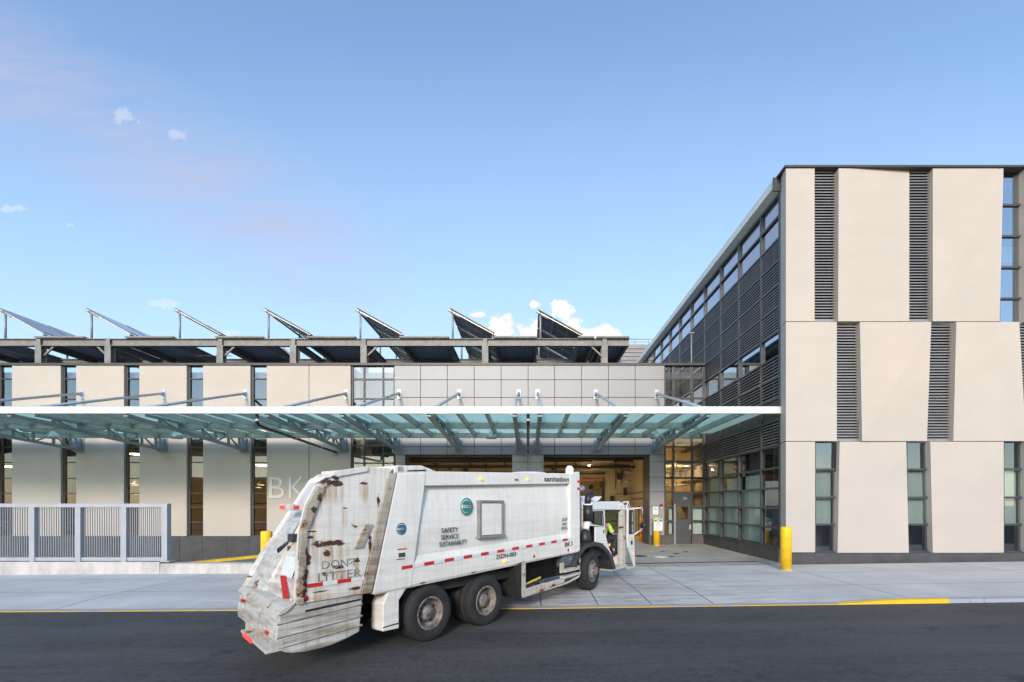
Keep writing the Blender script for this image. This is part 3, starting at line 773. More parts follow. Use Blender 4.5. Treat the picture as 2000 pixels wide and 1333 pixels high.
for a, b in nearest_pairs():
    MB().box(a + .01, b - .01, 17.9, 24.6, 5.985, 6.005).build('glass_panel', 'canopy_glass', can)
def truss(x):
    q = MB()
    p0, p1 = Vector((x, 18.0, 5.70)), Vector((x, 25.35, 5.27))
    q.bar(p0, p1, .16, .12)
    q.bar((x, 19.0, 5.87), (x, 22.3, 5.87), .12, .11); q.bar((x, 22.6, 5.87), (x, 25.3, 5.87), .12, .11)
    def bot(y): return p0.z + (p1.z - p0.z) * (y - 18.0) / 7.35
    ns = [19.7, 20.8, 22.3, 23.2, 24.2, 25.1]
    for i, y in enumerate(ns):
        q.bar((x, y, bot(y)), (x, y, 5.85), .09, .09, (0, 1, 0))
        if i < len(ns) - 1:
            y2_ = ns[i + 1]
            q.bar((x, y, 5.84) if i % 2 == 0 else (x, y, bot(y)), (x, y2_, bot(y2_)) if i % 2 == 0 else (x, y2_, 5.84), .06, .06)
    t = q.build('truss', 'canopy_steel', can)
    q = MB(); q.box(x - .26, x + .26, 25.56, 25.62, 5.12, 5.93); q.box(x - .17, x + .17, 25.36, 25.56, 5.2, 5.85); q.tube([(x - .12, 25.3, 5.27), (x + .12, 25.3, 5.27)], .1, 10)
    q.build('wall_bracket', 'bracket_grey', can, bevel=.01)
for x in trx: truss(x)
for p_ in (160, 320, 480, 676, 780, 897, 1013, 1050, 1163, 1282):
    x = (p_ - VX) / 36.85; xf = x
    if p_ == 1013: xf = x - .05
    q = MB(); q.tube([(x, 25.5, 8.22), (xf, 18.5, 6.03)], .062, 12)
    q.tube([(x - .07, 25.5, 8.22), (x + .07, 25.5, 8.22)], .1, 12); q.tube([(xf - .06, 18.5, 6.05), (xf + .06, 18.5, 6.05)], .08, 10)
    t = q.build('tie_rod', 'rod_steel', can)
    MB().box(x - .10, x + .11, 25.575, 25.63, 7.94, 8.45).build('plate', 'rod_steel', t, bevel=.004)
for x in sorted(rax + trx):
    for y in (20.9, 23.8):
        q = MB(); sx = .14
        q.box(x + sx - .12, x + sx + .12, y - .03, y - .002, 5.895, 5.925); q.box(x + sx - .025, x + sx + .025, y - .035, y + .04, 5.84, 5.984)
        for d in (-.10, .10): q.box(x + sx + d - .02, x + sx + d + .02, y - .035, y + .005, 5.90, 5.984)
        q.build('fitting', 'plate_light', can)
# dome lamps under the canopy
def lamp_dome(x, y, z, label, first=None):
    if first: return dup(first, (x, y, z), label)
    t = thing('canopy_lamp', label, 'lamp', (x, y, z), group='dome lamps under the glass canopy')
    MB().lathe([(0, .36), (.08, .36), (.1, .30), (.2, .24), (.26, .12), (.265, .02), (.25, 0), (.24, .02), (.23, .12), (.05, .24)], (0, 0, 0), n=24).build('shade', 'lamp_metal', t, local=True)
    MB().lathe([(0, .05), (.1, .05), (.12, .12), (.06, .2), (0, .22)], (0, 0, 0), n=16).build('bulb', 'white_plain', t, local=True)
    MB().tube([(0, 0, .3), (0, 0, .5)], .03, 8).build('stem', 'grey_steel', t, local=True)
    return t
LD = 22.9; l0_ = None
for px, lab in ((655, 'dome lamp under the canopy above the wall letters, right of the slanting black pipe'), (102, 'leftmost dome lamp under the canopy, above the fence'), (345, 'dome lamp under the canopy just right of the end of the fence'),
                (960, 'dome lamp under the canopy above the left vehicle bay'), (1281, 'dome lamp under the canopy nearest the corner door, above the right pillar')):
    o = lamp_dome(X(px, LD), LD, Z(857, LD), lab, l0_)
    if l0_ is None: l0_ = o
# rainwater pipes
def drain(x, label):
    t = thing('drain_pipe', label, 'pipe', (x, 18.1, 5), group='black drain pipes under the canopy')
    q = MB(); q.tube([(x, 18.1, 5.75), (x, 18.1, 5.45), (x, 18.2, 5.36), (x, 18.5, 5.33), (x, 25.55, 5.12)], .06, 12); q.build('pipe', 'pipe_black', t)
    q = MB(); q.tube([(x, 18.1, 5.56), (x, 18.1, 5.48)], .075, 12); q.tube([(x, 21, 5.2576), (x, 21.1, 5.2546)], .075, 12); q.tube([(x, 23.6, 5.18), (x, 23.7, 5.177)], .075, 12)
    q.build('collar', 'plate_light', t)
    MB().box(x - .15, x + .15, 25.55, 25.6, 4.97, 5.28).build('wall_plate', 'bracket_grey', t)
drain(0.0, 'black drain pipe running straight back between the two middle canopy trusses')
drain(-10.15, 'black drain pipe slanting under the canopy to the beige stone wall')

# ------------------------------------------------------------------ PERGOLA + SOLAR
YP = 26.0
per_ = thing('steel_roof_frame', 'long open frame of brown-grey steel beams and posts carrying flat blue decks on the garage roof', 'frame', (-10, YP, 9.5))
def ibeam(p0, p1, w, h, name, mat='pergola_steel'):
    q = MB(); p0 = Vector(p0); p1 = Vector(p1); d = (p1 - p0).normalized(); u = Vector((0, 0, 1)); t = .035
    q.bar(p0 + u * (h / 2 - t / 2), p1 + u * (h / 2 - t / 2), w, t); q.bar(p0 - u * (h / 2 - t / 2), p1 - u * (h / 2 - t / 2), w, t); q.bar(p0, p1, .03, h - 2 * t)
    return q.build(name, mat, per_)
XE = X(1228, YP)
colx = [X(p_, YP) for p_ in (-95, 80, 215, 433, 575, 712, 948, 1180)]
ibeam((-38, YP, 11.065), (XE, YP, 11.065), .25, .39, 'front_beam'); ibeam((-44, 29.6, 11.065), (XE, 29.6, 11.065), .25, .39, 'rear_beam'); 
for x in colx:
    q = MB(); q.box(x - .165, x + .165, YP - .165, YP - .13, 9.5, 10.87); q.box(x - .165, x + .165, YP + .13, YP + .165, 9.5, 10.87); q.box(x - .015, x + .015, YP - .13, YP + .13, 9.5, 10.87)
    q.box(x - .11, x + .11, YP - .145, YP - .125, 10.87, 11.26)
    q.build('post', 'pergola_steel', per_)
    ibeam((x, YP + .15, 11.05), (x, 29.5, 11.05), .2, .34, 'cross_beam')
for x, s in ((colx[1], 1), (colx[2], -1), (colx[3], 1), (colx[4], -1), (colx[5], 1), (colx[7], -1)):
    MB().bar((x + s * .12, YP + .02, 10.35), (x + s * .72, YP + .02, 10.9), .08, .08).build('brace', 'pergola_steel', per_)
for a, b in ((-100, -5), (75, 172), (250, 345), (425, 518), (603, 697), (782, 878), (965, 1049), (1128, 1160), (1164, 1228)):
    xa, xb = X(a, YP), X(b, YP)
    q = MB(); q.box(xa, xb, YP - .22, 31.4, 11.275, 11.34); q.build('deck', 'deck_blue', per_)
    q = MB(); q.box(xa, xb, YP - .24, YP - .22, 11.265, 11.35); q.build('deck_edge', 'pergola_steel', per_)
    for xx in (xa + .08, xb - .08): ibeam((xx, YP + .14, 11.05), (xx, 29.48, 11.05), .14, .34, 'cross_beam')
def solar(i, px, label):
    x0 = X(px, YP); t = thing('solar_rack', label, 'solar panels', (x0, YP, 11.26), group='tilted solar racks on the garage roof')
    w = 2.36; dz = 1.32; zt = Z(602 if px < 1000 else 605, YP) - .02
    n = Vector((dz, 0, w)).normalized()
    for k, (ya, yb_) in enumerate(((25.9, 28.35), (28.5, 31.0), (31.12, 33.6), (33.75, 36.2))):
        lift = .0 if k % 2 == 0 else .03
        q = MB()
        a = Vector((x0, 0, zt + lift)); b = Vector((x0 + w, 0, zt - dz + lift))
        P = [a + Vector((0, ya, 0)), b + Vector((0, ya, 0)), b + Vector((0, yb_, 0)), a + Vector((0, yb_, 0))]
        B = [p_ - n * .045 for p_ in P]
        q.add(P + B, [(0, 1, 2, 3)], 0); q.add(P + B, [(7, 6, 5, 4), (0, 4, 5, 1), (1, 5, 6, 2), (2, 6, 7, 3), (3, 7, 4, 0)], 1)
        q.build('panel', ['pv_cells', 'pv_back'], t)
    q = MB()
    for (yy) in (26.02, 28.42, 31.06, 33.68):
        q.bar(Vector((x0 - .05, yy, zt - .09)), Vector((x0 + w + .02, yy, zt - dz - .09)), .05, .05)
    for tt in (.333, .667):
        e0 = Vector((x0 + w * tt, 25.92, zt - dz * tt - .055)); q.bar(e0, e0 + Vector((0, 10.2, 0)), .028, .02, tuple(n))
    for (yy) in (27.2, 29.75, 32.3): q.bar(Vector((x0 + .02, yy, zt - .055)), Vector((x0 + w, yy, zt - dz - .055)), .03, .02)
    q.build('rail', 'pv_rail', t)
    q = MB()
    for tt in (.03, .97):
        q.bar((x0 + w * tt, 25.95, zt - dz * tt - .15), (x0 + w * tt, 36, zt - dz * tt - .15), .07, .07)
    q.bar((x0 - .12, YP + .02, zt - .12), (x0 + .5, YP + .02, zt - .12 - .35), .05, .05)
    q.build('purlin', 'pergola_steel', t)
    for yy in (26.1, 29.6, 33.2):
        q = MB(); q.tube([(x0 + .1, yy, 11.26), (x0 + .1, yy, zt - .12)], .055, 8); q.build('post', 'bracket_grey', t)
    q = MB(); q.tube([(x0 + w - .1, 26.1, 11.2), (x0 + w - .1, 26.1, zt - dz - .12)], .05, 8); q.build('foot', 'bracket_grey', t)
labs = ['leftmost tilted solar rack, cut by the photo edge', 'second tilted solar rack from the left, blue top face showing', 'third tilted solar rack from the left, seen exactly edge-on',
        'fourth solar rack from the left, thin underside just showing', 'fifth solar rack from the left, brown underside above the corner window', 'solar rack with dark underside against white cloud, second from the right',
        'rightmost tilted solar rack, its whole dark underside facing the camera']
for i, (px, lb) in enumerate(zip((3, 172, 345, 519, 699, 880, 1052), labs)): solar(i, px, lb)
q = MB(); mx_ = X(424, 26.9)
q.tube([(mx_, 26.9, 9.5), (mx_, 26.9, Z(694, 26.9)), (mx_ + .12, 26.9, Z(691, 26.9)), (mx_ + .3, 26.9, Z(691, 26.9))], .04, 8); q.tube([(mx_ - 1.3, 26.9, Z(695.5, 26.9)), (mx_ + .8, 26.9, Z(695.5, 26.9))], .02, 6)
tag(q.build('vent_pipe', 'grey_steel'), 'small bent vent pipe with thin crossbar on the garage roof under the third solar rack', 'pipe')

# ------------------------------------------------------------------ FENCE, LOW WALLS
YF = 16.5
fz0, fz1 = Z(1098, YF), Z(984, YF)
q = MB(); q.box(-40, X(312.5, YF), YF - .02, YF + .4, -.4, fz0); tag(q.build('low_wall', 'low_wall', bevel=.012), 'long stained concrete kerb wall under the grey fence', 'low wall')
q = MB(); q.box(X(313.5, YF), -8.6, YF - .02, YF + .4, -.4, Z(1101, YF)); tag(q.build('low_wall', 'low_wall', bevel=.012), 'shorter clean concrete kerb block between the fence end and the truck', 'low wall')
fence = thing('metal_fence', 'light grey metal fence of upright flat bars standing on the concrete kerb wall', 'fence', (-15, YF + .15, fz0))
fx1 = X(326, YF); fy = YF + .1
MB().box(-38, fx1, fy - .07, fy + .05, fz1 - .13, fz1).build('top_rail', 'fence_steel', fence, bevel=.006)
MB().box(-38, fx1 - .05, fy - .07, fy + .05, fz0 + .03, fz0 + .15).build('bottom_rail', 'fence_steel', fence, bevel=.006)
fp = [X(v_, YF) for v_ in (61.5 - 90 * 3, 61.5 - 180, 61.5 - 90, 61.5, 151.5, 241, 321)]
for i, x in enumerate(fp):
    MB().box(x - .09, x + .09, fy - .10, fy + .10, fz0, fz1 - .13 if i < 6 else fz1).build('post', 'fence_steel', fence, bevel=.006)
MB().box(fp[-1] - .12, fp[-1] + .2, fy - .14, fy + .16, fz0, fz0 + .035).build('foot_plate', 'fence_steel', fence)
for a, b in zip(fp[:-1], fp[1:]):
    q = MB(); n = 17
    for k in range(1, n):
        x = a + .09 + (b - a - .18) * k / n; q.box(x - .008, x + .008, fy - .015, fy + .015, fz0 + .15, fz1 - .13)
    q.build('bar_panel', 'fence_steel', fence)

# ------------------------------------------------------------------ BOLLARDS, SIGNS, SMALL THINGS
def bollard(x, y, z0, z1, r, mat, label, group):
    t = thing('bollard', label, 'bollard', (x, y, z0), group=group)
    h = z1 - z0
    MB().lathe([(0, -.05), (r, -.05), (r, h - .06), (r * .97, h - .03), (r * .8, h - .008), (0, h)], (0, 0, 0), n=32).build('sleeve', mat, t, local=True)
    MB().lathe([(0, 0), (r + .035, 0), (r + .03, .015), (r, .018)], (0, 0, 0), n=32).build('collar', 'low_wall', t, local=True)
    return t
g3 = 'yellow bollards guarding the gate'
bollard(X(1535, 16), 16, gz(8.5, 16), Z(1029, 16), .172, 'bollard_yellow', 'big yellow bollard in front of the corner of the stone-clad building', g3)
bollard(X(520.5, 16.2), 16.2, gz(-8.7, 16), Z(1037, 16.2), .178, 'bollard_yellow', 'yellow bollard behind the rear of the garbage truck, below the wall letters', g3)
SB = 25.0
bollard(X(1282.5, SB), SB, gz(6.6, SB), Z(1011, SB), .165, 'bollard_yellow', 'yellow bollard carrying a small green and white sign beside the entrance', g3)
ob = thing('bollard', 'orange bollard with a thinner post rising from its sleeve, inside the right bay', 'bollard', (X(1252.5, 28.1), 28.1, .26))
MB().lathe([(0, 0), (.098, 0), (.098, Z(1018, 28.1) - .26), (.0, Z(1017.5, 28.1) - .26)], (0, 0, 0), n=24).build('sleeve', 'bollard_orange', ob, local=True)
MB().lathe([(.07, Z(1018.5, 28.1) - .26), (.07, Z(1009, 28.1) - .26), (0, Z(1008, 28.1) - .26)], (-.02, 0, 0), n=24).build('inner_post', 'bollard_orange', ob, local=True)
sg = thing('notice_sign', 'white notice with a green header and red last line, fixed to the yellow bollard', 'sign', (X(1283.5, SB), SB - .2, Z(1036.5, SB)))
sw, sh = X(1292, SB) - X(1275, SB), Z(1014, SB) - Z(1036.5, SB)
MB().box(-sw / 2, sw / 2, 0, .012, 0, sh).build('board', 'white_plain', sg, local=True)
MB().box(-sw / 2 + .02, sw / 2 - .02, -.003, 0, sh * .77, sh - .02).build('header', 'sign_green', sg, local=True)
MB().lathe([(0, .0), (sw * .2, 0), (sw * .2, .004), (0, .004)], (0, -.002, sh * .75), (0, -1, 0), 24).build('emblem', 'white_plain', sg, local=True)
MB().lathe([(sw * .08, .0), (sw * .13, 0), (sw * .13, .003), (sw * .08, .003)], (0, -.0065, sh * .75), (0, -1, 0), 24).build('emblem_ring', 'sign_green', sg, local=True)
for k, (w_, m_) in enumerate(((.36, 'ink'), (.3, 'ink'), (.18, 'ink'), (.3, 'sign_red'), (.38, 'sign_red'))):
    q = MB(); zz = sh * (.52 - .1 * k); xx = -w_ / 2
    while xx < w_ / 2 - .02:
        l_ = random.uniform(.015, .04); q.box(xx, min(xx + l_, w_ / 2), -.003, 0, zz, zz + .018); xx += l_ + .01
    q.build('writing', m_, sg, local=True)
ns = thing('no_smoking_sign', 'small white no smoking sign with a black ring on the grey pillar', 'sign', (X(1279.5, DF), DF - .1, Z(1005, DF)))
MB().box(-.135, .135, 0, .012, 0, .42).build('board', 'white_plain', ns, local=True)
q = MB(); q.lathe([(.085, .0), (.1, 0), (.1, .003), (.085, .003)], (0, -.001, .29), (0, -1, 0), 28); q.bar((-.065, -.002, .355), (.065, -.002, .225), .004, .014, (0, 0, 1)); q.box(-.06, .05, -.004, -.001, .28, .296); q.box(-.08, .08, -.003, 0, .10, .112); q.box(-.06, .06, -.003, 0, .07, .08)
q.build('symbol', 'ink', ns, local=True)
fa = thing('alarm_bell', 'round red alarm sounder on the pillar above the no smoking sign', 'alarm', (X(1290.5, DF), DF - .1, Z(987, DF)))
MB().lathe([(0, .12), (.07, .11), (.09, .06), (.09, 0), (0, 0)], (0, 0, 0), (0, -1, 0), 20).build('body', 'alarm_red', fa, local=True)
MB().box(-.05, .03, -.11, 0, -.16, -.1).build('strobe', 'white_plain', fa, local=True)
def cover(px, py, rx, label, mat='cover_dark'):
    Y_ = H * F / (py - VY)
    for _ in range(4):
        Y_ = (H - gz(X(px, Y_), Y_)) * F / (py - VY)
    x = X(px, Y_); r = rx * Y_ / F
    q = MB(); q.lathe([(0, .012), (r * .9, .012), (r, .006), (r, -.02)], (x, Y_, gz(x, Y_)), n=32); q.lathe([(r * .72, .013), (r * .74, .018), (r * .78, .013)], (x, Y_, gz(x, Y_)), n=32)
    q.lathe([(r * .4, .013), (r * .42, .018), (r * .46, .013)], (x, Y_, gz(x, Y_)), n=32)
    tag(q.build('manhole_cover', mat), label, 'manhole cover')
cover(1250, 1086.5, 14, 'large dark manhole cover beside the open truck door')
cover(1291, 1088, 13, 'pale whitish manhole cover in the middle of the forecourt', 'cover_light')
cover(1321, 1082, 6.5, 'small dark cover right of and beyond the pale manhole cover')
cover(1312, 1087.3, 5.5, 'small dark cover touching the right side of the pale manhole cover')
cover(1339, 1078.5, 5, 'small dark cover farthest right on the forecourt')
cover(1294, 1077.5, 5, 'small dark cover just in front of the entrance pillar')
q = MB(); yd = 18.1; q.add([(X(1120, yd), yd, gz(2, yd) + .004), (X(1484, 18.3), 18.3, gz(9, 18.3) + .008), (X(1484, 18.3), 18.42, gz(9, 18.4) + .008), (X(1120, yd), yd + .14, gz(2, yd) + .008)], [(0, 1, 2, 3)])
q2 = thing('trench_drain', 'long rusty trench drain grate across the forecourt', 'drain', (5, 18.1, .15))
mbx = MB()
for k in range(60):
    a = 1.5 + k * (8.68 - 1.5) / 60; b = a + .095; y0_ = 18.1 + (a - 1.5) * .028
    mbx.box(a, b + .02, y0_, y0_ + .22, gz(a, 18.2) - .03, gz(a, 18.2) + .006 + .002)
mbx.build('grate', 'drain_rust', q2)

# ------------------------------------------------------------------ lamps seen lit inside
def hall_lamp(x, y, z, label, first=None):
    if first: return dup(first, (x, y, z), label)
    t = thing('hall_lamp', label, 'lamp', (x, y, z), group='lit lamps inside the garage hall')
    MB().lathe([(0, .3), (.06, .3), (.1, .2), (.28, .08), (.3, 0), (.27, .02), (.05, .16)], (0, 0, 0), n=20).build('shade', 'grey_steel', t, local=True)
    MB().lathe([(0, 0), (.26, .01), (.2, .05), (0, .06)], (0, 0, 0), n=20).build('bulb', 'lamp_warm', t, local=True)
    MB().tube([(0, 0, .3), (0, 0, 1.2)], .015, 6).build('cord', 'inside_dark', t, local=True)
    return t
hl = None
for px, py, D, lb in ((264, 948, 34, 'upper of two lit lamps behind the second full window from the left'), (266, 966, 37, 'lower of two lit lamps behind the second full window from the left'), (510, 948, 34, 'upper lit lamp behind the window left of the wall letters'),
                  (505, 953, 37, 'lower lit lamp behind the window left of the wall letters'), (1250 + 460 / 4.938 * 0 + 20, 0, 0, '')):
    if D == 0: continue
    o = hall_lamp(X(px, D), D, Z(py, D), lb, hl); hl = hl or o
def strip(px, py, D, w, label):
    t = thing('ceiling_light', label, 'lamp', (X(px, D), D, Z(py, D)), group='lit box lights inside the garage hall')
    MB().box(-w / 2, w / 2, -.1, .5, -.04, .04).build('diffuser', 'lamp_warm', t, local=True)
    MB().box(-w / 2 - .03, w / 2 + .03, -.13, .53, .04, .12).build('housing', 'inside_dark', t, local=True)
strip(261, 887, 31, .42, 'lit box light high behind the second full window from the left')
strip(20, 912, 31, .5, 'lit box light behind the window at the left edge of the photo')
strip(508, 909, 31, .45, 'bright box light high behind the window left of the wall letters')
strip(1355, 909, 28.2, .8, 'bright box light behind the glazing above the entrance door')
bl = thing('wall_lamp', 'small lit bulb lamp on the inner wall of the right bay', 'lamp', (X(1151, 32.6), 32.6, Z(910, 32.6)))
MB().lathe([(0, 0), (.06, .0), (.09, .1), (.1, .2), (0, .24)], (0, .1, 0), (0, 1, 0), 16).build('housing', 'inside_dark', bl, local=True)
MB().lathe([(0, -.06), (.06, -.02), (.08, .05), (.03, .09)], (0, .0, 0), (0, 1, 0), 16).build('bulb', 'lamp_small', bl, local=True)
def pl(x, y, z, e_, c=(1., .70, .36), s=.3):
    L = bpy.data.lights.new('lamp', 'POINT'); L.energy = e_; L.color = c; L.shadow_soft_size = .08
    o = bpy.data.objects.new('lamp_light', L); o.location = (x, y, z); col.objects.link(o)
for x, y, z, e_ in ((-5.5, 29.5, 3.9, 30), (-1, 29.5, 3.9, 25), (3.5, 29.5, 2.9, 60), (4.5, 36, 4.0, 22), (8.4, 27.6, 4.3, 60),
                    (-14, 33, 5, 230), (-21, 33, 5, 230), (-28, 33, 5, 230)):
    pl(x, y, z, e_)

# ------------------------------------------------------------------ building across the street (what the glass mirrors)
ac = thing('warehouse_building', 'low dark brick warehouse across the street, seen mirrored in the lower windows', 'building', (0, -28, 0))
MB().box(-60, 60, -40, -28, -1, 6.6).build('wall', 'brick_far', ac); MB().box(-60, 60, -28.3, -27.8, 6.6, 6.9).build('parapet', 'low_wall', ac)
q = MB()
for k in range(24): q.box(-56 + k * 4.8, -53.4 + k * 4.8, -28.03, -27.97, 1.2, 4.6)
q.build('window', 'frame_dark', ac)
q = MB(); q.box(-50, -24, -28.06, -28.0, 4.8, 6.2); q.build('painted_band', 'mural_yellow', ac)

# ------------------------------------------------------------------ GARBAGE TRUCK  (local x forward, y to its left, z up)
TH = R(51.5)
truck = thing('garbage_truck', 'white rear-loading sanitation garbage truck, stained and rusty at the tail, turning into the garage', 'truck',
              (-1.68 - 1.2 * math.sin(TH), 8.36 + 1.2 * math.cos(TH), 0), TH)
W2 = 1.2
def tb(name, mat, mb, parent=None, bevel=0.): return mb.build(name, mat, parent or truck, local=True, bevel=bevel)
def ex(pts, l0, l1, m=0, mb=None):
    """outline in (s, z) given thickness from l0 to l1 (0 = right side plane)"""
    return (mb or MB()).prism(pts, lambda s, z, t: (s, t - W2, z), l0, l1, m)
def zb_(s): return .985 + (s + .66) * .038      # body underside
def zt_(s): return 2.925 + (s + .08) * .043     # body top
# body shell: slightly barrelled side, with proud rails and posts
body = MB()
prof = [(0.075, 0), (.075, .16), (.045, .30), (.012, .55), (.0, .95), (.012, 1.3), (.05, 1.62), (.075, 1.70), (.075, 1.86), (.16, 1.93), (1.2, 1.98), (2.24, 1.93), (2.325, 1.86), (2.325, 1.70),
        (2.35, 1.62), (2.388, 1.3), (2.4, .95), (2.388, .55), (2.355, .3), (2.325, .16), (2.325, 0)]
stn = [-1.0, -.6, .4, 1.5, 2.6, 3.7, 4.72]
n = len(prof)
vs = []
for s in stn:
    hh = zt_(s) - zb_(s)
    for l, h in prof: vs.append((s, (.04 + l * .967) - W2, zb_(s) + h / 1.98 * hh))
fs = [(i * n + k, i * n + (k + 1) % n, (i + 1) * n + (k + 1) % n, (i + 1) * n + k) for i in range(len(stn) - 1) for k in range(n)]
fs += [tuple(range(n)), tuple(range((len(stn) - 1) * n, len(stn) * n))[::-1]]
body.add(vs, fs, 0, False)
bo = tb('body', 'truck_white', body)
def sidebar(name, s0, s1, h0, h1, out=0., th=.05, mat='truck_white', top=True, bevel=.012):
    pts = [(s0, zb_(s0) + h0), (s1, zb_(s1) + h0), (s1, zb_(s1) + h1), (s0, zb_(s0) + h1)]
    return tb(name, mat, ex(pts, -out, th), bo, bevel)
# roof rail
for l0, l1 in ((0, .14), (2.26, 2.4)):
    tb('roof_rail', 'truck_white', ex([(-.62, zt_(-.6) - .25), (4.74, zt_(4.74) - .25), (4.74, zt_(4.74)), (-.62, zt_(-.6))], l0, l1), bo, .015)
    tb('skirt', 'truck_white', ex([(-1.12, zb_(-1.1)), (4.74, zb_(4.74)), (4.74, zb_(4.74) + .38), (-1.02, zb_(-1.) + .38)], l0, l1), bo, .012)
q = MB()
for l, w in ((.0, .14),):
    v = []
    for s in (-1.0, 4.72):
        v += [(s, 0 - W2, zb_(s) + .375), (s, .075 - W2, zb_(s) + .53), (s, .2 - W2, zb_(s) + .375)]
    q.add(v, [(0, 1, 4, 3), (0, 2, 1), (3, 4, 5)])
tb('skirt_slope', 'truck_white', q, bo)
tb('skirt_edge', 'rusty_white', ex([(-1.12, zb_(-1.1) - .012), (4.74, zb_(4.74) - .012), (4.74, zb_(4.74) + .02), (-1.12, zb_(-1.1) + .035)], -.004, .1), bo)
tb('front_post', 'truck_white', ex([(4.33, zb_(4.3)), (4.78, zb_(4.78)), (4.76, zt_(4.75) + .05), (4.33, zt_(4.3) - .02)], -.008, .16), bo, .015)
tb('front_post', 'truck_white', ex([(4.33, zb_(4.3)), (4.78, zb_(4.78)), (4.76, zt_(4.75) + .05), (4.33, zt_(4.3) - .02)], 2.24, 2.4), bo, .015)
tb('rear_post', 'truck_white', ex([(-.70, 2.86), (-.10, 2.9), (-.42, zb_(-.5)), (-1.16, zb_(-1.15))], -.008, .16), bo, .02)
tb('rear_post', 'truck_white', ex([(-.70, 2.86), (-.10, 2.9), (-.42, zb_(-.5)), (-1.16, zb_(-1.15))], 2.24, 2.4), bo, .02)
q = MB(); q.lathe([(0, .14), (.06, .13), (.1, .07), (.11, -.1)], (4.5, .12 - W2, zt_(4.5) + .06), n=16); tb('lift_eye', 'truck_white', q, bo)
q = MB(); q.lathe([(0, .06), (.4, .04), (.5, -.02)], (3.6, .7 - W2, zt_(3.6) - .0), n=20); tb('roof_hatch', 'truck_white', q, bo)
# cross rail over the roof at the rear
q = MB(); ex([(-.75, 2.98), (-.2, 3.02), (.15, 2.93), (-.75, 2.86)], .0, .10, 0, q); ex([(-.75, 2.98), (-.2, 3.02), (.15, 2.93), (-.75, 2.86)], 2.2, 2.3, 0, q); q.box(-.7, -.55, -1.2, 1.1, 2.86, 2.99); q.box(-.35, -.25, -1.15, 1.1, 2.9, 2.98)
tb('tailgate_hinge', 'truck_side_tail', q, bo, .015)
tb('hinge_dark', 'underbody', ex([(-.5, 2.92), (-.1, 2.955), (-.12, 2.93), (-.5, 2.90)], -.006, .02), bo)
# side hatch
s0, s1, z0, z1 = 1.17, 1.88, 1.73, 2.44
q = MB(); fr_ = .05
for a, b, c, d in ((s0, s1, z1 - fr_, z1), (s0, s0 + fr_, z0, z1 - fr_), (s1 - fr_, s1, z0, z1 - fr_)): q.box(a, b, -1.235, -1.13, c, d)
q.box(s0 - .03, s1 + .03, -1.26, -1.13, z0 - .03, z0 + .02)
tb('hatch_frame', 'grey_steel', q, bo, .006)
tb('hatch', 'truck_white', MB().box(s0 + fr_ + .01, s1 - fr_ - .01, -1.215, -1.13, z0 + .03, z1 - fr_ - .01), bo, .006)
# reflective tape
def zs_(s): return 1.30 + (s + .45) * .0405
tr_, tw_ = MB(), MB()
for k in range(11):
    a = -.62 + k * .462
    for (mb_, x0, x1) in ((tr_, a, a + .22), (tw_, a + .22, a + .462)):
        if x1 > 4.6: continue
        ex([(x0, zs_(x0)), (x1, zs_(x1)), (x1, zs_(x1) + .055), (x0, zs_(x0) + .055)], -.012, .0, 0, mb_)
tw_.add(tr_.v, tr_.f, 1); tb('reflective_tape', ['tape_white', 'tape_red'], tw_, bo)
def tx(name, s, z, txt, h, w, mat='ink', out=.012, slope=.03, par=None, align='LEFT', bold=0.):
    return put_text(name, txt, h, lambda x, y, d: (s + x, -W2 - out - d, z + y + x * slope), mat, par or bo, width=w, align=align, bold=bold)
tx('lettering', 3.27, zt_(3.3) - .19, 'sanitation', .11, 1.0, bold=.01)
OB = -.012
tx('lettering', .25, 1.85, 'SAFETY', .085, .40, out=OB, slope=.02, bold=.008); tx('lettering', .24, 1.73, 'SERVICE', .085, .42, out=OB, slope=.02, bold=.008); tx('lettering', .20, 1.61, 'SUSTAINABILITY', .085, .68, out=OB, slope=.02, bold=.008)
tx('lettering', 1.66, zs_(1.7) - .125, '25DN-003', .09, .62, bold=.01); tx('lettering', 4.10, zs_(4.1) - .14, 'BK3', .105, .33, bold=.012)
tx('lettering', 4.02, 1.96, 'ULSF', .075, .22, out=OB + .0); tx('lettering', 4.03, 1.86, 'ONLY', .065, .2, out=OB); tx('lettering', 3.98, 1.76, 'DIESEL', .065, .28, out=OB)
def disc(name, s, z, r, mat, out, par, r0=0.):
    return tb(name, mat, MB().lathe([(r0, 0), (r, 0), (r, .003), (r0, .003)], (s, -W2 - out, z), (0, -1, 0), 36), par)
def emblem(s, z, r, col_, out):
    e0 = disc('emblem', s, z, r, 'white_plain', out, bo)
    disc('emblem_ring', s, z, r * .98, col_, out + .0035, e0, r * .80)
    q = MB()   # globe halves above and below a white band
    for sg_ in (1, -1):
        pts = [(s + r * .68 * math.cos(t), z + sg_ * (r * .14 + r * .56 * math.sin(t))) for t in [math.pi * k / 14 for k in range(15)]]
        q.prism(pts, lambda a, b, t: (a, t, b), -W2 - out - .007, -W2 - out - .0035)
    tb('emblem_globe', col_, q, e0)
    q = MB()
    for k in range(5): q.box(s - r * .6 + k * r * .26, s - r * .45 + k * r * .26, -W2 - out - .008, -W2 - out - .004, z - r * .07, z + r * .07)
    tb('emblem_marks', 'ink', q, e0)
emblem(.86, 2.32, .165, 'emblem_green', -.012)
emblem(-.63, 1.96, .10, 'emblem_blue', .010)
q = MB(); q.box(-.70, -.52, -W2 - .013, -W2 - .009, 1.62, 1.64); tb('sticker', 'tape_red', q, bo)
q = MB(); q.box(-.68, -.55, -W2 - .013, -W2 - .009, 1.50, 1.57); q.box(-.72, -.56, -W2 - .013, -W2 - .009, 1.46, 1.475); tb('sticker', 'ink', q, bo)
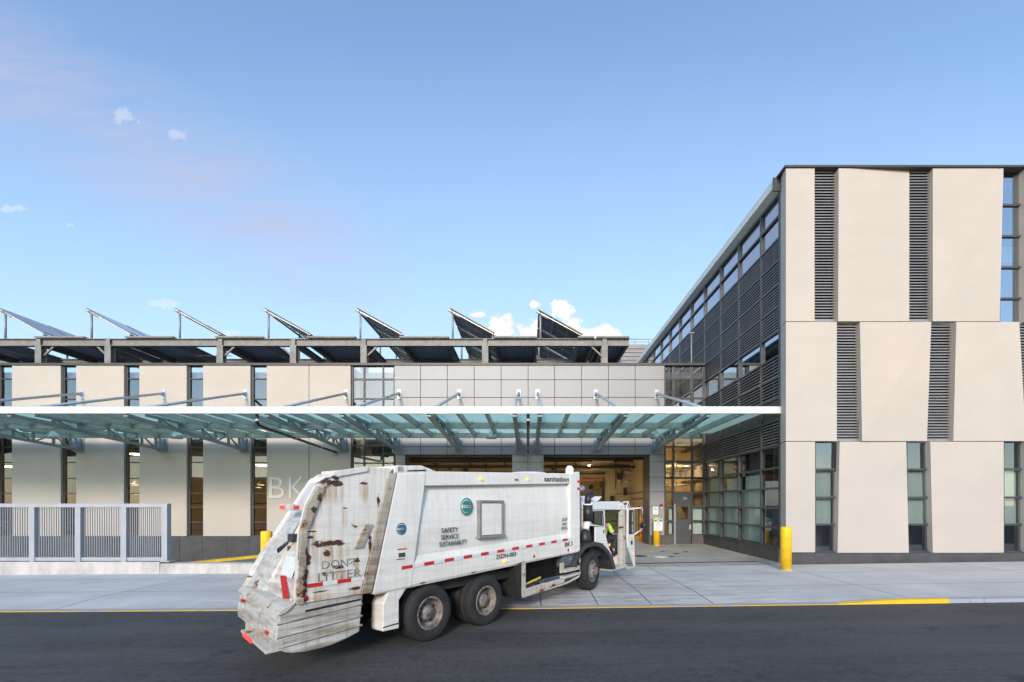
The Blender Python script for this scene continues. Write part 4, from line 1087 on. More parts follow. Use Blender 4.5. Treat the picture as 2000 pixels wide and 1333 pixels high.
for s, z in ((1.23, 2.84), (2.67, 2.895), (1.92, 1.19)):
    q = MB(); q.lathe([(0, .035), (.04, .03), (.055, .01), (.055, 0)], (s, -W2 - .005, z), (0, -1, 0), 16); q.v = [Vector((s + (v.x - s) * 1.15, v.y, z + (v.z - z) * .5)) for v in q.v]
    tb('marker_light', 'marker_amber', q, bo)
tb('marker_box', 'grey_steel', MB().box(2.24, 2.34, -W2 - .02, -W2, 2.86, 2.90), bo)
for s, z in ((2.9, 1.22), (4.25, 1.26)): tb('side_reflector', 'tape_red', MB().lathe([(0, .012), (.035, .01), (.035, 0)], (s, -W2 - .003, z), (0, -1, 0), 14), bo)
for z in (2.72, 2.9): tb('side_reflector', 'tape_red', MB().box(4.64, 4.775, -W2 - .012, -W2 - .009, z, z + .06), bo)

# tailgate
near = [(-.76, 2.93), (-1.25, 2.93), (-1.75, 2.83), (-2.04, 2.62), (-2.18, 2.35), (-2.27, 2.0), (-2.31, 1.5), (-2.33, 1.0), (-1.36, 1.0), (-1.30, 1.25), (-.86, 2.84)]
tg = tb('tailgate', 'truck_side_tail', ex(near, .0, .16), bevel=.012)
farp = [(-.76, 2.93), (-.95, 2.80), (-1.25, 2.35), (-1.55, 1.9), (-1.82, 1.5), (-2.03, 1.1), (-2.1, .95), (-1.36, 1.0), (-1.30, 1.25), (-.86, 2.84)]
tb('side_plate', 'truck_side_tail', ex(farp, 2.24, 2.4), tg, .01)
# sloping hopper back between the plates
q = MB()
A = [(-.80, 2.92), (-1.30, 2.80), (-1.62, 2.45), (-1.85, 2.05), (-2.08, 1.62), (-2.26, 1.18), (-2.34, .95)]
B = [(-.80, 2.92), (-1.0, 2.74), (-1.28, 2.32), (-1.56, 1.88), (-1.82, 1.48), (-2.03, 1.08), (-2.1, .92)]
v = []
for k in range(9):
    t = k / 8; l = .16 + t * 2.08
    for a, b in zip(A, B): v.append((a[0] * (1 - t) + b[0] * t, l - W2, a[1] * (1 - t) + b[1] * t))
m_ = len(A)
q.add(v, [(i * m_ + k, i * m_ + k + 1, (i + 1) * m_ + k + 1, (i + 1) * m_ + k) for i in range(8) for k in range(m_ - 1)])
tb('hopper_cover', 'truck_tail', q, tg)
tb('tailgate_core', 'underbody', MB().box(-1.2, -.9, -1.03, 1.0, 1.0, 2.2), tg)
# stiffening ribs and the stained channel where the tailgate meets the body
tb('channel', 'tail_stain', ex([(-.86, 2.86), (-.72, 2.86), (-1.18, 1.0), (-1.36, 1.0)], -.02, .04), tg, .008)
tb('brace_plate', 'tail_stain', ex([(-1.30, 2.05), (-1.16, 2.05), (-1.34, 1.70), (-1.48, 1.70)], -.03, .0), tg, .008)
tb('edge_flange', 'tail_stain', ex([(-2.04, 2.62), (-1.94, 2.58), (-2.18, 1.98), (-2.24, 1.0), (-2.335, 1.0), (-2.28, 2.0), (-2.19, 2.35)], -.03, .06), tg, .008)
tb('edge_flange', 'truck_side_tail', ex([(-1.25, 2.94), (-1.77, 2.84), (-2.05, 2.63), (-1.99, 2.56), (-1.72, 2.76), (-1.25, 2.86)], -.03, .06), tg, .008)
tx('lettering', -1.97, 1.44, "DON'T", .12, .55, out=.002, slope=0., par=tg, mat='ink_faded'); tx('lettering', -2.03, 1.27, 'LITTER', .12, .68, out=.002, slope=0., par=tg, mat='ink_faded')
q = MB(); q2 = MB()
for k in range(4):
    a = -2.18 + k * .22
    ex([(a, 1.205 + .002 * k), (a + .22, 1.207 + .002 * k), (a + .22, 1.262 + .002 * k), (a, 1.26 + .002 * k)], -.006, .0, 0, q if k % 2 == 0 else q2)
q2.add(q.v, q.f, 1); tb('reflective_tape', ['tape_white', 'tape_red'], q2, tg)
tb('side_reflector', 'tape_red', MB().lathe([(0, .012), (.045, .01), (.045, 0)], (-2.22, -W2 - .003, 1.07), (0, -1, 0), 14), tg)
# lower hopper tub: stepped bands, rounded belly, sill and rear lamps
tub = [(-1.30, 1.0), (-2.33, 1.0), (-2.46, .96), (-2.54, .88), (-2.58, .74), (-2.60, .58), (-2.58, .47), (-2.50, .39), (-2.38, .345), (-2.2, .322), (-2.0, .318), (-1.8, .33), (-1.58, .37), (-1.36, .43)]
tb('hopper_tub', 'truck_tail', ex(tub, .03, 2.37), tg, .02)
for a in (.79, .61, .47):
    tb('hopper_rib', 'truck_tail', ex([(-1.32, a + .05), (-2.585, a - .02), (-2.585, a + .0), (-1.32, a + .07)], .012, .04), tg, .004)
    tb('hopper_seam', 'rust', ex([(-1.32, a + .038), (-2.585, a - .032), (-2.585, a - .02), (-1.32, a + .05)], .026, .04), tg)
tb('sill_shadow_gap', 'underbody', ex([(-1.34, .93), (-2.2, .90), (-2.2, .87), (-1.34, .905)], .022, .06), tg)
tb('hopper_sill', 'rusty_white', ex([(-2.33, 1.03), (-2.50, .985), (-2.59, .90), (-2.56, .88), (-2.44, .93)], .0, 2.4), tg, .01)
tb('step_bar', 'rusty_white', MB().box(-2.72, -2.56, -1.15, .30, .405, .445), tg, .008)
for l in (.02, .8, 1.42): tb('step_bracket', 'rusty_white', MB().box(-2.66, -2.5, l - W2, l - W2 + .05, .42, .56), tg)
for l, s, z, w, m_ in ((.75, -2.73, .425, .5, 'marker_red'), (.35, -2.61, .60, .12, 'tape_red'), (1.9, -2.60, .80, .12, 'tape_red'),
                       ):
    tb('tail_lamp', m_, MB().box(s - .02, s + .02, l - W2, l - W2 + w, z - .02, z + .02), tg, .004)
# lamp cluster, hose, placards and beam on the sloping back
q = MB(); q.box(-1.98, -1.88, -.85, .55, 2.26, 2.36); tb('lamp_beam', 'truck_tail', q, tg, .01)
for l, m_ in ((.45, 'marker_red'), (.85, 'tape_red'), (1.5, 'marker_red')): tb('tail_lamp', m_, MB().box(-2.0, -1.97, l - W2, l - W2 + .22, 2.28, 2.34), tg, .006)
q = MB(); q.tube([(-1.5, 1.0, 2.0), (-1.72, 1.02, 1.78), (-1.95, 1.02, 1.52), (-2.12, 1.0, 1.3), (-2.18, .98, 1.15)], .045, 10); tb('hydraulic_hose', 'black_plastic', q, tg)
q = MB(); q.tube([(-1.7, .1, 2.05), (-1.95, .1, 1.75), (-2.1, .35, 1.6)], .05, 10); q.box(-2.1, -1.95, -.35, -.1, 1.80, 1.90); tb('hydraulic_hose', 'black_plastic', q, tg)
tb('stiffener', 'truck_side_tail', MB().bar((-1.62, -.2, 2.42), (-2.33, .1, 1.15), .14, .06), tg, .01)
def plate(l0, l1, sA, zA, sB_, zB_, mat, name='placard'):
    o_ = .03; q = MB()
    q.add([(sA - o_, l0 - W2, zA), (sA - o_, l1 - W2, zA), (sB_ - o_, l1 - W2, zB_), (sB_ - o_, l0 - W2, zB_)], [(0, 1, 2, 3)]); return tb(name, mat, q, tg)
plate(.42, 1.0, -2.24, 1.30, -2.14, 1.58, 'tape_white'); plate(1.15, 1.75, -2.27, 1.08, -2.17, 1.30, 'tape_white'); plate(1.2, 1.6, -2.29, 1.14, -2.26, 1.19, 'ink')
tb('warning_stripe', 'tape_red', MB().bar((-2.30, -.45, 1.30), (-2.40, -.95, 1.06), .08, .02), tg)

# the tail is not square to the body: its far corner sits further forward
for o in [tg] + list(tg.children):
    if o.name.split('.')[0] in ('hopper_cover', 'side_plate'): continue
    for v in o.data.vertices:
        l = (v.co.y + W2) / 2.4; k = min(max((-1.35 - v.co.x) / .9, 0), 1)
        v.co.x += .42 * l * k
# running gear
und = MB(); und.box(-1.1, 5.0, -.55, .55, .72, 1.04); und.box(-.7, 2.35, -1.0, 1.0, .80, .98); und.box(2.6, 5.0, -.95, 1.0, .62, 1.1); und.box(5.0, 7.2, -.75, .75, .55, 1.05)
tb('chassis', 'underbody', und)
def wheel(s, l, z, r, w, steer=0., front=False):
    rt = Matrix.Translation((s, l - W2, z)) @ Matrix.Rotation(steer, 4, 'Z')
    def tr(mb): mb.v = [rt @ p for p in mb.v]; return mb
    rr = .285
    q = tr(MB().lathe([(rr, 0.02), (rr + .03, -.0), (r * .80, -.012), (r * .93, .0), (r * .985, .03), (r, .06), (r, .075), (r * .985, .08), (r * .985, .09), (r, .095), (r, w / 2 - .01), (r * .985, w / 2 - .01), (r * .985, w / 2 + .01), (r, w / 2 + .01), (r, w - .05), (r * .95, w), (rr, w)], (0, 0, 0), (0, 1, 0), 48))
    wh = tb('wheel', 'tyre', q)
    if front:
        pr = [(rr + .005, .012), (rr - .02, -.005), (rr - .035, .03), (.20, .02), (.18, -.03), (.11, -.06), (.10, -.11), (0, -.12)]
    else:
        pr = [(rr + .005, .012), (rr - .02, -.002), (rr - .035, .03), (rr - .05, .16), (.17, .19), (.16, .12), (.12, .08), (.11, .05), (0, .05)]
    tb('rim', 'wheel_rim', tr(MB().lathe(pr, (0, 0, 0), (0, 1, 0), 40)), wh)
    nuts = MB(); holes = MB()
    for k in range(10):
        t = 2 * math.pi * k / 10; d0 = .0 if front else .165
        c = (.145 * math.cos(t), d0 - .03 if not front else -.05, .145 * math.sin(t)); nuts.lathe([(.016, 0), (.016, -.035), (0, -.04)], c, (0, 1, 0), 6)
    for k in range(5):
        t = 2 * math.pi * (k + .3) / 5; holes.lathe([(0, 0), (.032, 0), (.032, -.004), (0, -.004)], (.215 * math.cos(t), .168 if not front else .015, .215 * math.sin(t)), (0, 1, 0), 12)
    tb('wheel_nuts', 'rim_dark', tr(nuts), wh); tb('hand_holes', 'louvre_back', tr(holes), wh)
    return wh
for s in (0., 1.40):
    zc_ = .495 + (-.02)
    wheel(s, .0, zc_, .495, .30); wheel(s, .33, zc_, .49, .29)
    o = wheel(s, 2.4, zc_, .495, .30)
    for q in [o] + list(o.children): q.matrix_basis = Matrix.Translation((0, 0, 0)) if q is not o else Matrix.Translation((2 * s, 0, 0)) @ Matrix.Translation((0, 2 * 1.2, 0)) @ Matrix.Rotation(math.pi, 4, 'Z')
wheel(5.52, .06, .495 + .115, .495, .30, R(9), True)
o = wheel(5.52, 2.34, .495 + .115, .495, .30, R(0), True)
o.matrix_basis = Matrix.Translation((2 * 5.52, 2 * (2.34 - 1.2), 0)) @ Matrix.Rotation(math.pi, 4, 'Z')
ax = MB(); ax.tube([(0, -1.0, .48), (0, 1.0, .48)], .09, 12); ax.tube([(1.4, -1.0, .48), (1.4, 1.0, .48)], .09, 12); ax.tube([(5.52, -.9, .55), (5.52, .9, .55)], .07, 12)
ax.lathe([(0, -.2), (.2, -.12), (.22, 0), (.2, .12), (0, .2)], (0, 0, .5), (1, 0, 0), 16); ax.lathe([(0, -.2), (.2, -.12), (.22, 0), (.2, .12), (0, .2)], (1.4, 0, .5), (1, 0, 0), 16)
tb('axle', 'underbody', ax)
tb('mudguard', 'truck_white', ex([(-.86, .99), (-.50, .99), (-.66, .80), (-.66, .345), (-.97, .35), (-.97, .78)], .0, .32), bevel=.02)
tb('mud_strip', 'ink', ex([(-.66, .42), (-.97, .41), (-.97, .43), (-.66, .445)], -.004, .0))
tb('rear_wheel_arch', 'underbody', ex([(2.25, 1.1), (2.5, 1.1), (2.52, .36), (2.42, .36)], .02, .8))
# side guard and steps
q = MB()
ex([(2.50, 1.15), (2.62, 1.15), (2.62, .40), (2.50, .40)], .0, .10, 0, q)
ex([(2.52, .36), (2.52, .53), (3.35, .585), (3.38, .43)], .0, .05, 0, q); ex([(3.38, .44), (3.38, .575), (3.95, .60), (4.12, .57), (4.08, .49)], .0, .06, 0, q)
tb('side_guard', 'rusty_white', q, bevel=.008)
q = MB(); q.tube([(2.55, .05 - W2, .37), (4.3, .05 - W2, .46), (4.78, .05 - W2, .54), (4.86, .05 - W2, .64), (4.86, .05 - W2, .95), (4.80, .05 - W2, 1.08), (4.66, .05 - W2, 1.24)], .028, 10); tb('guard_tube', 'rusty_white', q)
q = MB(); ex([(4.12, .72), (4.78, .735), (4.78, .83), (4.12, .80)], .0, .16, 0, q); ex([(4.12, .575), (4.78, .61), (4.78, .665), (4.12, .63)], .0, .16, 0, q); ex([(4.0, .72), (4.12, .72), (4.12, .96), (4.0, .96)], .02, .08, 0, q)
tb('step', 'rusty_white', q, bevel=.006)
tb('toolbox', 'toolbox', ex([(4.12, .84), (4.74, .86), (4.74, 1.16), (4.12, 1.16)], .06, .6), bevel=.03)
tb('toolbox_label', 'grey_steel', MB().box(4.38, 4.5, -W2 + .052, -W2 + .06, .99, 1.08))
tb('guard_inner', 'underbody', MB().box(2.62, 4.1, -.95, -.9, .62, 1.15))
for k in range(3): tb('tie_strap', 'toolbox', MB().bar((2.75 + k * .32, -W2 + .16, .50), (2.95 + k * .32, -W2 + .30, .62), .07, .03))
tb('grab_bar', 'yellow_plain', MB().bar((2.66, -W2 + .12, .60), (3.3, -W2 + .12, .70), .03, .03))
# front mudguard: one curved black sheet with an inner wall
arc = [(4.46, .84), (4.52, .98), (4.66, 1.15), (4.86, 1.29), (5.1, 1.37), (5.4, 1.385), (5.7, 1.35), (6.0, 1.24), (6.25, 1.08), (6.46, .86), (6.62, .56)]
q = MB(); v = []; na = len(arc)
cxy = (5.52, .6)
inn = [(cxy[0] + (s - cxy[0]) * .86, cxy[1] + (z - cxy[1]) * .86) for s, z in arc]
for l in (-.03, .34):
    for s, z in arc: v.append((s, l - W2, z))
    for s, z in inn: v.append((s, l - W2, z))
fs = []
for k in range(na - 1):
    fs += [(k, k + 1, 2 * na + k + 1, 2 * na + k), (na + k, na + k + 1, 3 * na + k + 1, 3 * na + k), (k, k + 1, na + k + 1, na + k)]
fs += [(0, na, 3 * na, 2 * na), (na - 1, 2 * na - 1, 4 * na - 1, 3 * na - 1)]
q.add(v, fs, 0, False); tb('front_mudguard', 'fender_black', q, bevel=.012)
tb('mudguard_inner', 'underbody', ex(arc + [(6.55, .6), (4.5, .7)], .34, .5))
# exhaust, air intake behind the cab
q = MB(); q.lathe([(0, 0), (.15, 0), (.15, .88), (.1, .9), (0, .9)], (5.10, .34 - W2, 1.62), n=24)
for k in range(12): q.lathe([(.15, 0), (.156, .01), (.15, .02)], (5.10, .34 - W2, 1.68 + k * .068), n=24)
tb('exhaust_shield', 'grey_steel', q)
tb('exhaust_pipe', 'rusty_pipe', MB().tube([(5.10, .34 - W2, 2.5), (5.10, .34 - W2, 2.72)], [.10, .075], 16))
tb('exhaust_cap', 'white_plain', MB().tube([(5.10, .34 - W2, 2.68), (5.10, .34 - W2, 2.78), (5.22, .34 - W2, 2.80), (5.42, .34 - W2, 2.78)], .09, 16))
q = MB(); a = .16 - W2
q.tube([(5.42, a, 1.92), (5.42, a, 2.345)], .125, 20); q.tube([(5.42, a, 2.33), (5.42, a, 2.50), (5.46, a, 2.60), (5.58, a + .03, 2.645), (5.80, a + .12, 2.62), (5.9, a + .3, 2.6)], .088, 16)
tb('air_intake', 'black_plastic', q)
tb('intake_canister', 'black_plastic', MB().lathe([(.0, 0), (.14, .03), (.15, .12), (.14, .33), (.0, .36)], (5.28, a, 1.34), n=20))
q = MB(); q.tube([(5.41, a, 1.93), (5.30, a, 1.70)], [.09, .085], 16); tb('intake_hose', 'white_plain', q); tb('intake_clamp', 'white_plain', MB().tube([(5.42, a, 2.34), (5.42, a, 2.375)], .135, 20))
q = MB(); q.box(5.42, 5.62, .22 - W2, .5 - W2, 1.44, 1.78); tb('air_tank', 'rusty_white', q, bevel=.02)
q = MB(); q.box(5.40, 5.60, .2 - W2, .3 - W2, 1.78, 1.84); q.box(5.36, 5.46, .25 - W2, .3 - W2, 1.36, 1.43); q.bar((4.98, .3 - W2, 1.60), (5.12, .3 - W2, 1.70), .05, .05); tb('yellow_fitting', 'yellow_plain', q)
tb('engine_block', 'underbody', MB().box(4.85, 6.1, -.8, .9, 1.0, 1.5)); tb('air_cleaner', 'white_plain', MB().box(5.2, 5.75, -.6, -.1, 2.38, 2.55), bevel=.04)
tb('engine_cover', 'underbody', MB().box(4.9, 5.4, -.75, .95, 1.5, 2.1))

# cab
cab = MB(); L0 = .10; L1 = 2.30
# right-hand rear corner panel with window opening
def ring_panel(o, i, l0, l1, mb):
    n_ = len(o); v = []
    for l in (l0, l1): v += [(s, l - W2, z) for s, z in o] + [(s, l - W2, z) for s, z in i]
    f = []
    for k in range(n_):
        k2 = (k + 1) % n_
        f += [(k, k2, n_ + k2, n_ + k), (2 * n_ + k, 3 * n_ + k, 3 * n_ + k2, 2 * n_ + k2), (k, 2 * n_ + k, 2 * n_ + k2, k2), (n_ + k, n_ + k2, 3 * n_ + k2, 3 * n_ + k)]
    mb.add(v, f)
win = [(5.52, 1.86), (6.12, 1.79), (6.09, 2.17), (5.52, 2.17)]
for l0, l1 in ((L0, L0 + .05), (L1 - .05, L1)):
    ring_panel([(5.42, 1.80), (6.24, 1.74), (6.22, 2.27), (5.42, 2.27)], win, l0, l1, cab)
    ex([(5.72, 1.76), (6.24, 1.735), (6.27, 1.5), (6.42, 1.2), (6.60, .98), (6.66, .6), (6.45, 1.0), (6.15, 1.28), (5.72, 1.36)], l0, l1, 0, cab)
cab.box(5.42, 5.47, L0 - W2 + .05, L1 - W2 - .05, 1.4, 2.27)
tb_cab = tb('cab', 'truck_cab', cab, bevel=.01)
roof = ex([(5.38, 2.22), (7.34, 2.20), (7.36, 2.27), (7.24, 2.40), (7.0, 2.45), (5.44, 2.43), (5.38, 2.36)], L0 - .04, L1 + .04)
rf_ = tb('cab_roof', 'truck_cab', roof, tb_cab, .025)
tb('marker_light', 'marker_amber', MB().box(6.98, 7.10, L0 - .06 - W2, L0 - .03 - W2, 2.33, 2.36), rf_, .006)
tb('roof_vent', 'white_plain', ex([(6.15, 2.45), (6.95, 2.46), (7.2, 2.60), (6.02, 2.60)], .75, .8), rf_, .006)
tb('roof_vent', 'white_plain', ex([(5.95, 2.44), (6.45, 2.44), (6.4, 2.51), (6.0, 2.51)], .5, .9), rf_, .02)
tb('roof_vent', 'white_plain', ex([(5.9, 2.45), (6.5, 2.46), (6.6, 2.6), (5.8, 2.6)], 1.3, 1.35), rf_)
q = MB(); q.add([(win[k][0], L0 + .02 - W2, win[k][1]) for k in range(4)], [(0, 1, 2, 3)]); tb('side_window', 'glass_cab', q, tb_cab)
q = MB(); q.add([(win[k][0], L1 - .02 - W2, win[k][1]) for k in range(4)], [(0, 1, 2, 3)]); tb('side_window', 'glass_cab', q, tb_cab)
q = MB()
for a, b in zip(win, win[1:] + win[:1]): q.bar((a[0], L0 - .005 - W2, a[1]), (b[0], L0 - .005 - W2, b[1]), .03, .02, (0, 1, 0))
tb('window_seal', 'black_plastic', q, tb_cab)
q = MB(); ex([(7.14, .52), (7.40, .54), (7.36, 2.22), (7.16, 2.22)], L0 - .02, L0 + .09, 0, q); ex([(7.14, .52), (7.40, .54), (7.36, 2.22), (7.16, 2.22)], L1 - .09, L1 + .02, 0, q); tb('windscreen_pillar', 'rusty_white', q, tb_cab, .01)
q = MB(); ex([(7.32, .9), (7.42, .9), (7.42, 1.5), (7.32, 1.5)], L0, L1, 0, q); ex([(7.30, .52), (7.42, .52), (7.42, .9), (7.32, .9)], L0, L1, 0, q); q.box(7.28, 7.36, -1.05, 1.05, 2.12, 2.22); tb('cab_front', 'truck_cab', q, tb_cab, .01)
tb('windscreen', 'glass_cab', MB().add([(7.38, -1.0, 1.5), (7.38, 1.0, 1.5), (7.33, 1.0, 2.14), (7.33, -1.0, 2.14)], [(0, 1, 2, 3)]), tb_cab)
q = MB(); ex([(6.50, .50), (7.40, .53), (7.42, .60), (6.6, .58)], L0 - .06, .6, 0, q); tb('door_sill', 'rusty_white', q, tb_cab, .006)
q = MB(); q.box(6.2, 7.3, L0 - W2 + .3, L1 - W2 - .05, .86, .92); q.box(5.5, 6.25, L0 - W2 + .06, L1 - W2 - .06, .95, 1.30); tb('cab_floor', 'underbody', q, tb_cab)
q = MB(); q.box(6.46, 6.84, .20 - W2, .66 - W2, 1.10, 1.31); q.box(6.34, 6.47, .20 - W2, .66 - W2, 1.30, 1.95); st_ = tb('seat', 'seat_cloth', q, tb_cab, .04)
q = MB(); ex([(7.26, .9), (7.36, .9), (7.36, 1.50), (7.26, 1.58), (7.20, 1.5)], .3, L1 - .1, 0, q); tb('dashboard', 'dash', q, tb_cab, .03)
q = MB(); cc_ = Vector((7.10, .44 - W2, 1.76)); nrm = Vector((-.55, 0, .83)); a_ = nrm.cross(Vector((0, 1, 0))).normalized(); b_ = Vector((0, 1, 0))
ringp = [cc_ + (a_ * math.cos(2 * math.pi * k / 24) + b_ * math.sin(2 * math.pi * k / 24)) * .21 for k in range(25)]
q.tube(ringp, .016, 8, caps=False); q.tube([cc_ - b_ * .21, cc_ + b_ * .21], .012, 6); q.tube([cc_, cc_ + a_ * .2], .012, 6); q.tube([cc_, (7.25, .44 - W2, 1.5)], .04, 8)
tb('steering_wheel', 'black_plastic', q, tb_cab)
# door swung fully forward, tapering below, with its window and mirror arm
dr = Matrix.Translation((7.44, L0 - .06 - W2, 0)) @ Matrix.Rotation(R(2), 4, 'Z')
def dtr(mb): mb.v = [dr @ p for p in mb.v]; return mb
dq = MB(); n_o = [(0, 1.22), (.02, 2.2), (.07, 2.26), (.44, 2.26), (.48, 2.2), (.56, .47), (.50, .47)]
q = MB(); outer = [(.02, 1.35), (.03, 2.27), (.47, 2.27), (.49, 1.35)]; inner = [(.10, 1.50), (.11, 2.18), (.39, 2.18), (.40, 1.50)]
v = []
for l in (0, .05): v += [(s, l, z) for s, z in outer] + [(s, l, z) for s, z in inner]
f = []
for k in range(4):
    k2 = (k + 1) % 4; f += [(k, k2, 4 + k2, 4 + k), (8 + k, 12 + k, 12 + k2, 8 + k2), (k, 8 + k, 8 + k2, k2), (4 + k, 4 + k2, 12 + k2, 12 + k)]
q.add(v, f); q.prism([(.02, 1.345), (.49, 1.345), (.56, .46), (.51, .46), (.05, 1.12)], lambda s, z, t: (s, t, z), 0, .05)
dd = tb('cab_door', 'truck_cab', dtr(q), tb_cab, .008)
q = MB(); q.add([(s, .025, z) for s, z in inner], [(0, 1, 2, 3)]); tb('door_window', 'glass_cab', dtr(q), dd)
q = MB()
for a, b in zip(inner, inner[1:] + inner[:1]): q.bar((a[0], -.005, a[1]), (b[0], -.005, b[1]), .035, .02, (0, 1, 0))
q.box(.10, .40, -.006, .04, 1.80, 1.84); tb('window_seal', 'black_plastic', dtr(q), dd)
tb('handle', 'black_plastic', dtr(MB().box(.22, .33, -.02, .0, 1.16, 1.28)), dd, .01)
q = MB(); q.add([(.06, .02, 1.1), (.06, .02, .50), (.50, .02, .47)], [(0, 1, 2)]); tb('lower_window', 'glass_shade', dtr(q), dd)
tb('lower_frame', 'rusty_white', dtr(MB().bar((.0, .02, .50), (.54, .02, .46), .04, .06)), dd)
tb('side_reflector', 'tape_red', dtr(MB().box(.545, .56, -.01, .04, .75, .95)), dd); tb('marker_light', 'marker_amber', dtr(MB().box(.38, .43, -.012, .0, .87, .91)), dd)
q = MB(); q.tube([(.45, 0, 2.24), (.95, -.03, 2.26), (1.02, -.03, 2.2), (1.08, -.03, 1.62), (.5, 0, 1.46)], .018, 8); q.tube([(.0, .4, 2.38), (-.25, .4, 2.42), (.1, .0, 2.3)], .016, 8); q.tube([(-.3, 0, 2.42), (.05, 0, 2.45), (.2, 0, 2.26)], .016, 8); q.tube([(.05, 0, 2.45), (-.12, 0, 2.2)], .016, 8)
tb('mirror_arm', 'white_plain', dtr(q), tb_cab)
q = MB(); q.lathe([(0, 0), (.11, .01), (.12, .04), (.06, .09), (0, .1)], (1.05, 0, 1.70), (.9, -.4, 0), 20); q.lathe([(0, 0), (.04, .0), (.04, .07), (0, .08)], (1.06, 0, 1.44), (0, 0, 1), 12); tb('mirror', 'black_plastic', dtr(q), tb_cab)
tb('cab_lamp', 'marker_amber', MB().box(6.42, 6.48, L0 - .02 - W2, L0 - W2, 1.20, 1.27), tb_cab, .006)
tb('door_latch', 'black_plastic', MB().box(6.12, 6.16, L0 - .02 - W2, L0 - W2, 1.58, 1.66), tb_cab)
tb('grab_rail', 'black_plastic', MB().tube([(7.12, L0 + .12 - W2, 2.1), (7.10, L0 + .14 - W2, 1.3), (7.06, L0 + .12 - W2, .95)], .015, 8), tb_cab)

# ------------------------------------------------------------------ DRIVER
TM = truck.matrix_basis
drv = thing('person', 'driver in a bright yellow-green shirt and dark green trousers sitting in the truck cab', 'person', tuple(TM @ Vector((6.66, .42 - W2, 1.32))), TH)
def skin_mesh(name, mat, nodes, edges, root, parent, sub=2, smooth=True):
    me = bpy.data.meshes.new(name); names = list(nodes); idx = {k: i for i, k in enumerate(names)}
    me.from_pydata([nodes[k][:3] for k in names], [(idx[a], idx[b]) for a, b in edges], [])
    ob = bpy.data.objects.new(name, me); col.objects.link(ob)
    md = ob.modifiers.new('s', 'SKIN'); md.use_smooth_shade = smooth; md.branch_smoothing = .6
    for i, k in enumerate(names):
        r_ = nodes[k][3]; sv = me.skin_vertices[0].data[i]; sv.radius = (r_, r_ if len(nodes[k]) < 5 else nodes[k][4]); sv.use_root = (k == root)
    ss = ob.modifiers.new('u', 'SUBSURF'); ss.levels = sub; ss.render_levels = sub
    dg = bpy.context.evaluated_depsgraph_get(); m2 = bpy.data.meshes.new_from_object(ob.evaluated_get(dg)); m2.name = name
    bpy.data.objects.remove(ob); m2.materials.clear(); m2.materials.append(MATS[mat])
    o = bpy.data.objects.new(name, m2); col.objects.link(o); o.parent = parent
    for p_ in m2.polygons: p_.use_smooth = True
    return o
N = {'pel': (0, 0, .08, .12), 'bel': (-.01, 0, .2, .12), 'che': (-.02, 0, .40, .135), 'nek': (0, 0, .56, .055), 'jaw': (.03, 0, .63, .06), 'hed': (.02, 0, .70, .088), 'top': (.01, 0, .77, .06), 'nose': (.115, 0, .675, .012),
     'earL': (.01, .085, .68, .015), 'earR': (.01, -.085, .68, .015)}
E_ = [('pel', 'bel'), ('bel', 'che'), ('che', 'nek'), ('nek', 'jaw'), ('jaw', 'hed'), ('hed', 'top'), ('hed', 'nose'), ('hed', 'earL'), ('hed', 'earR')]
for sd, y in (('R', -1), ('L', 1)):
    hy = y * .10
    N.update({'hip' + sd: (.04, hy, .06, .095), 'kne' + sd: (.46, hy * 1.5, .12, .07), 'ank' + sd: (.36, hy * 1.4, -.30, .045), 'toe' + sd: (.52, hy * 1.4, -.36, .035),
              'sho' + sd: (-.01, y * .19, .47, .06), 'elb' + sd: (.10, y * .27, .20, .042)})
    if sd == 'L': N.update({'wri' + sd: (.42, y * .16, .40, .028), 'hnd' + sd: (.48, y * .14, .43, .034)})
    else: N.update({'wri' + sd: (.30, y * .22, .20, .028), 'hnd' + sd: (.38, y * .19, .19, .034)})
    E_ += [('pel', 'hip' + sd), ('hip' + sd, 'kne' + sd), ('kne' + sd, 'ank' + sd), ('ank' + sd, 'toe' + sd), ('che', 'sho' + sd), ('sho' + sd, 'elb' + sd), ('elb' + sd, 'wri' + sd), ('wri' + sd, 'hnd' + sd)]
    hx_, hy_, hz_ = N['hnd' + sd][:3]
    for k in range(4):
        oy = (k - 1.5) * .02; ln = (.050, .058, .054, .042)[k]
        N['f%s%da' % (sd, k)] = (hx_ + .02, hy_ + oy, hz_ + .005, .011); N['f%s%db' % (sd, k)] = (hx_ + .02 + ln * .6, hy_ + oy, hz_ - .008, .009); N['f%s%dc' % (sd, k)] = (hx_ + .02 + ln * .8, hy_ + oy, hz_ - .035, .008)
        E_ += [('hnd' + sd, 'f%s%da' % (sd, k)), ('f%s%da' % (sd, k), 'f%s%db' % (sd, k)), ('f%s%db' % (sd, k), 'f%s%dc' % (sd, k))]
    N['t%sa' % sd] = (hx_ - .0, hy_ - y * .04, hz_, .012); N['t%sb' % sd] = (hx_ + .035, hy_ - y * .05, hz_ - .01, .010)
    E_ += [('hnd' + sd, 't%sa' % sd), ('t%sa' % sd, 't%sb' % sd)]
bodyo = skin_mesh('body', 'skin', N, E_, 'pel', drv)
C_ = {'a': (0, 0, .10, .135), 'b': (-.01, 0, .22, .14), 'c': (-.02, 0, .40, .155), 'd': (-.005, 0, .52, .075)}; CE = [('a', 'b'), ('b', 'c'), ('c', 'd')]
for sd, y in (('R', -1), ('L', 1)):
    C_.update({'s' + sd: (-.01, y * .19, .47, .082), 'e' + sd: (.085, y * .262, .23, .064)}); CE += [('c', 's' + sd), ('s' + sd, 'e' + sd)]
skin_mesh('shirt', 'shirt_yellow', C_, CE, 'a', drv)
C_ = {'p': (0, 0, .08, .14)}; CE = []
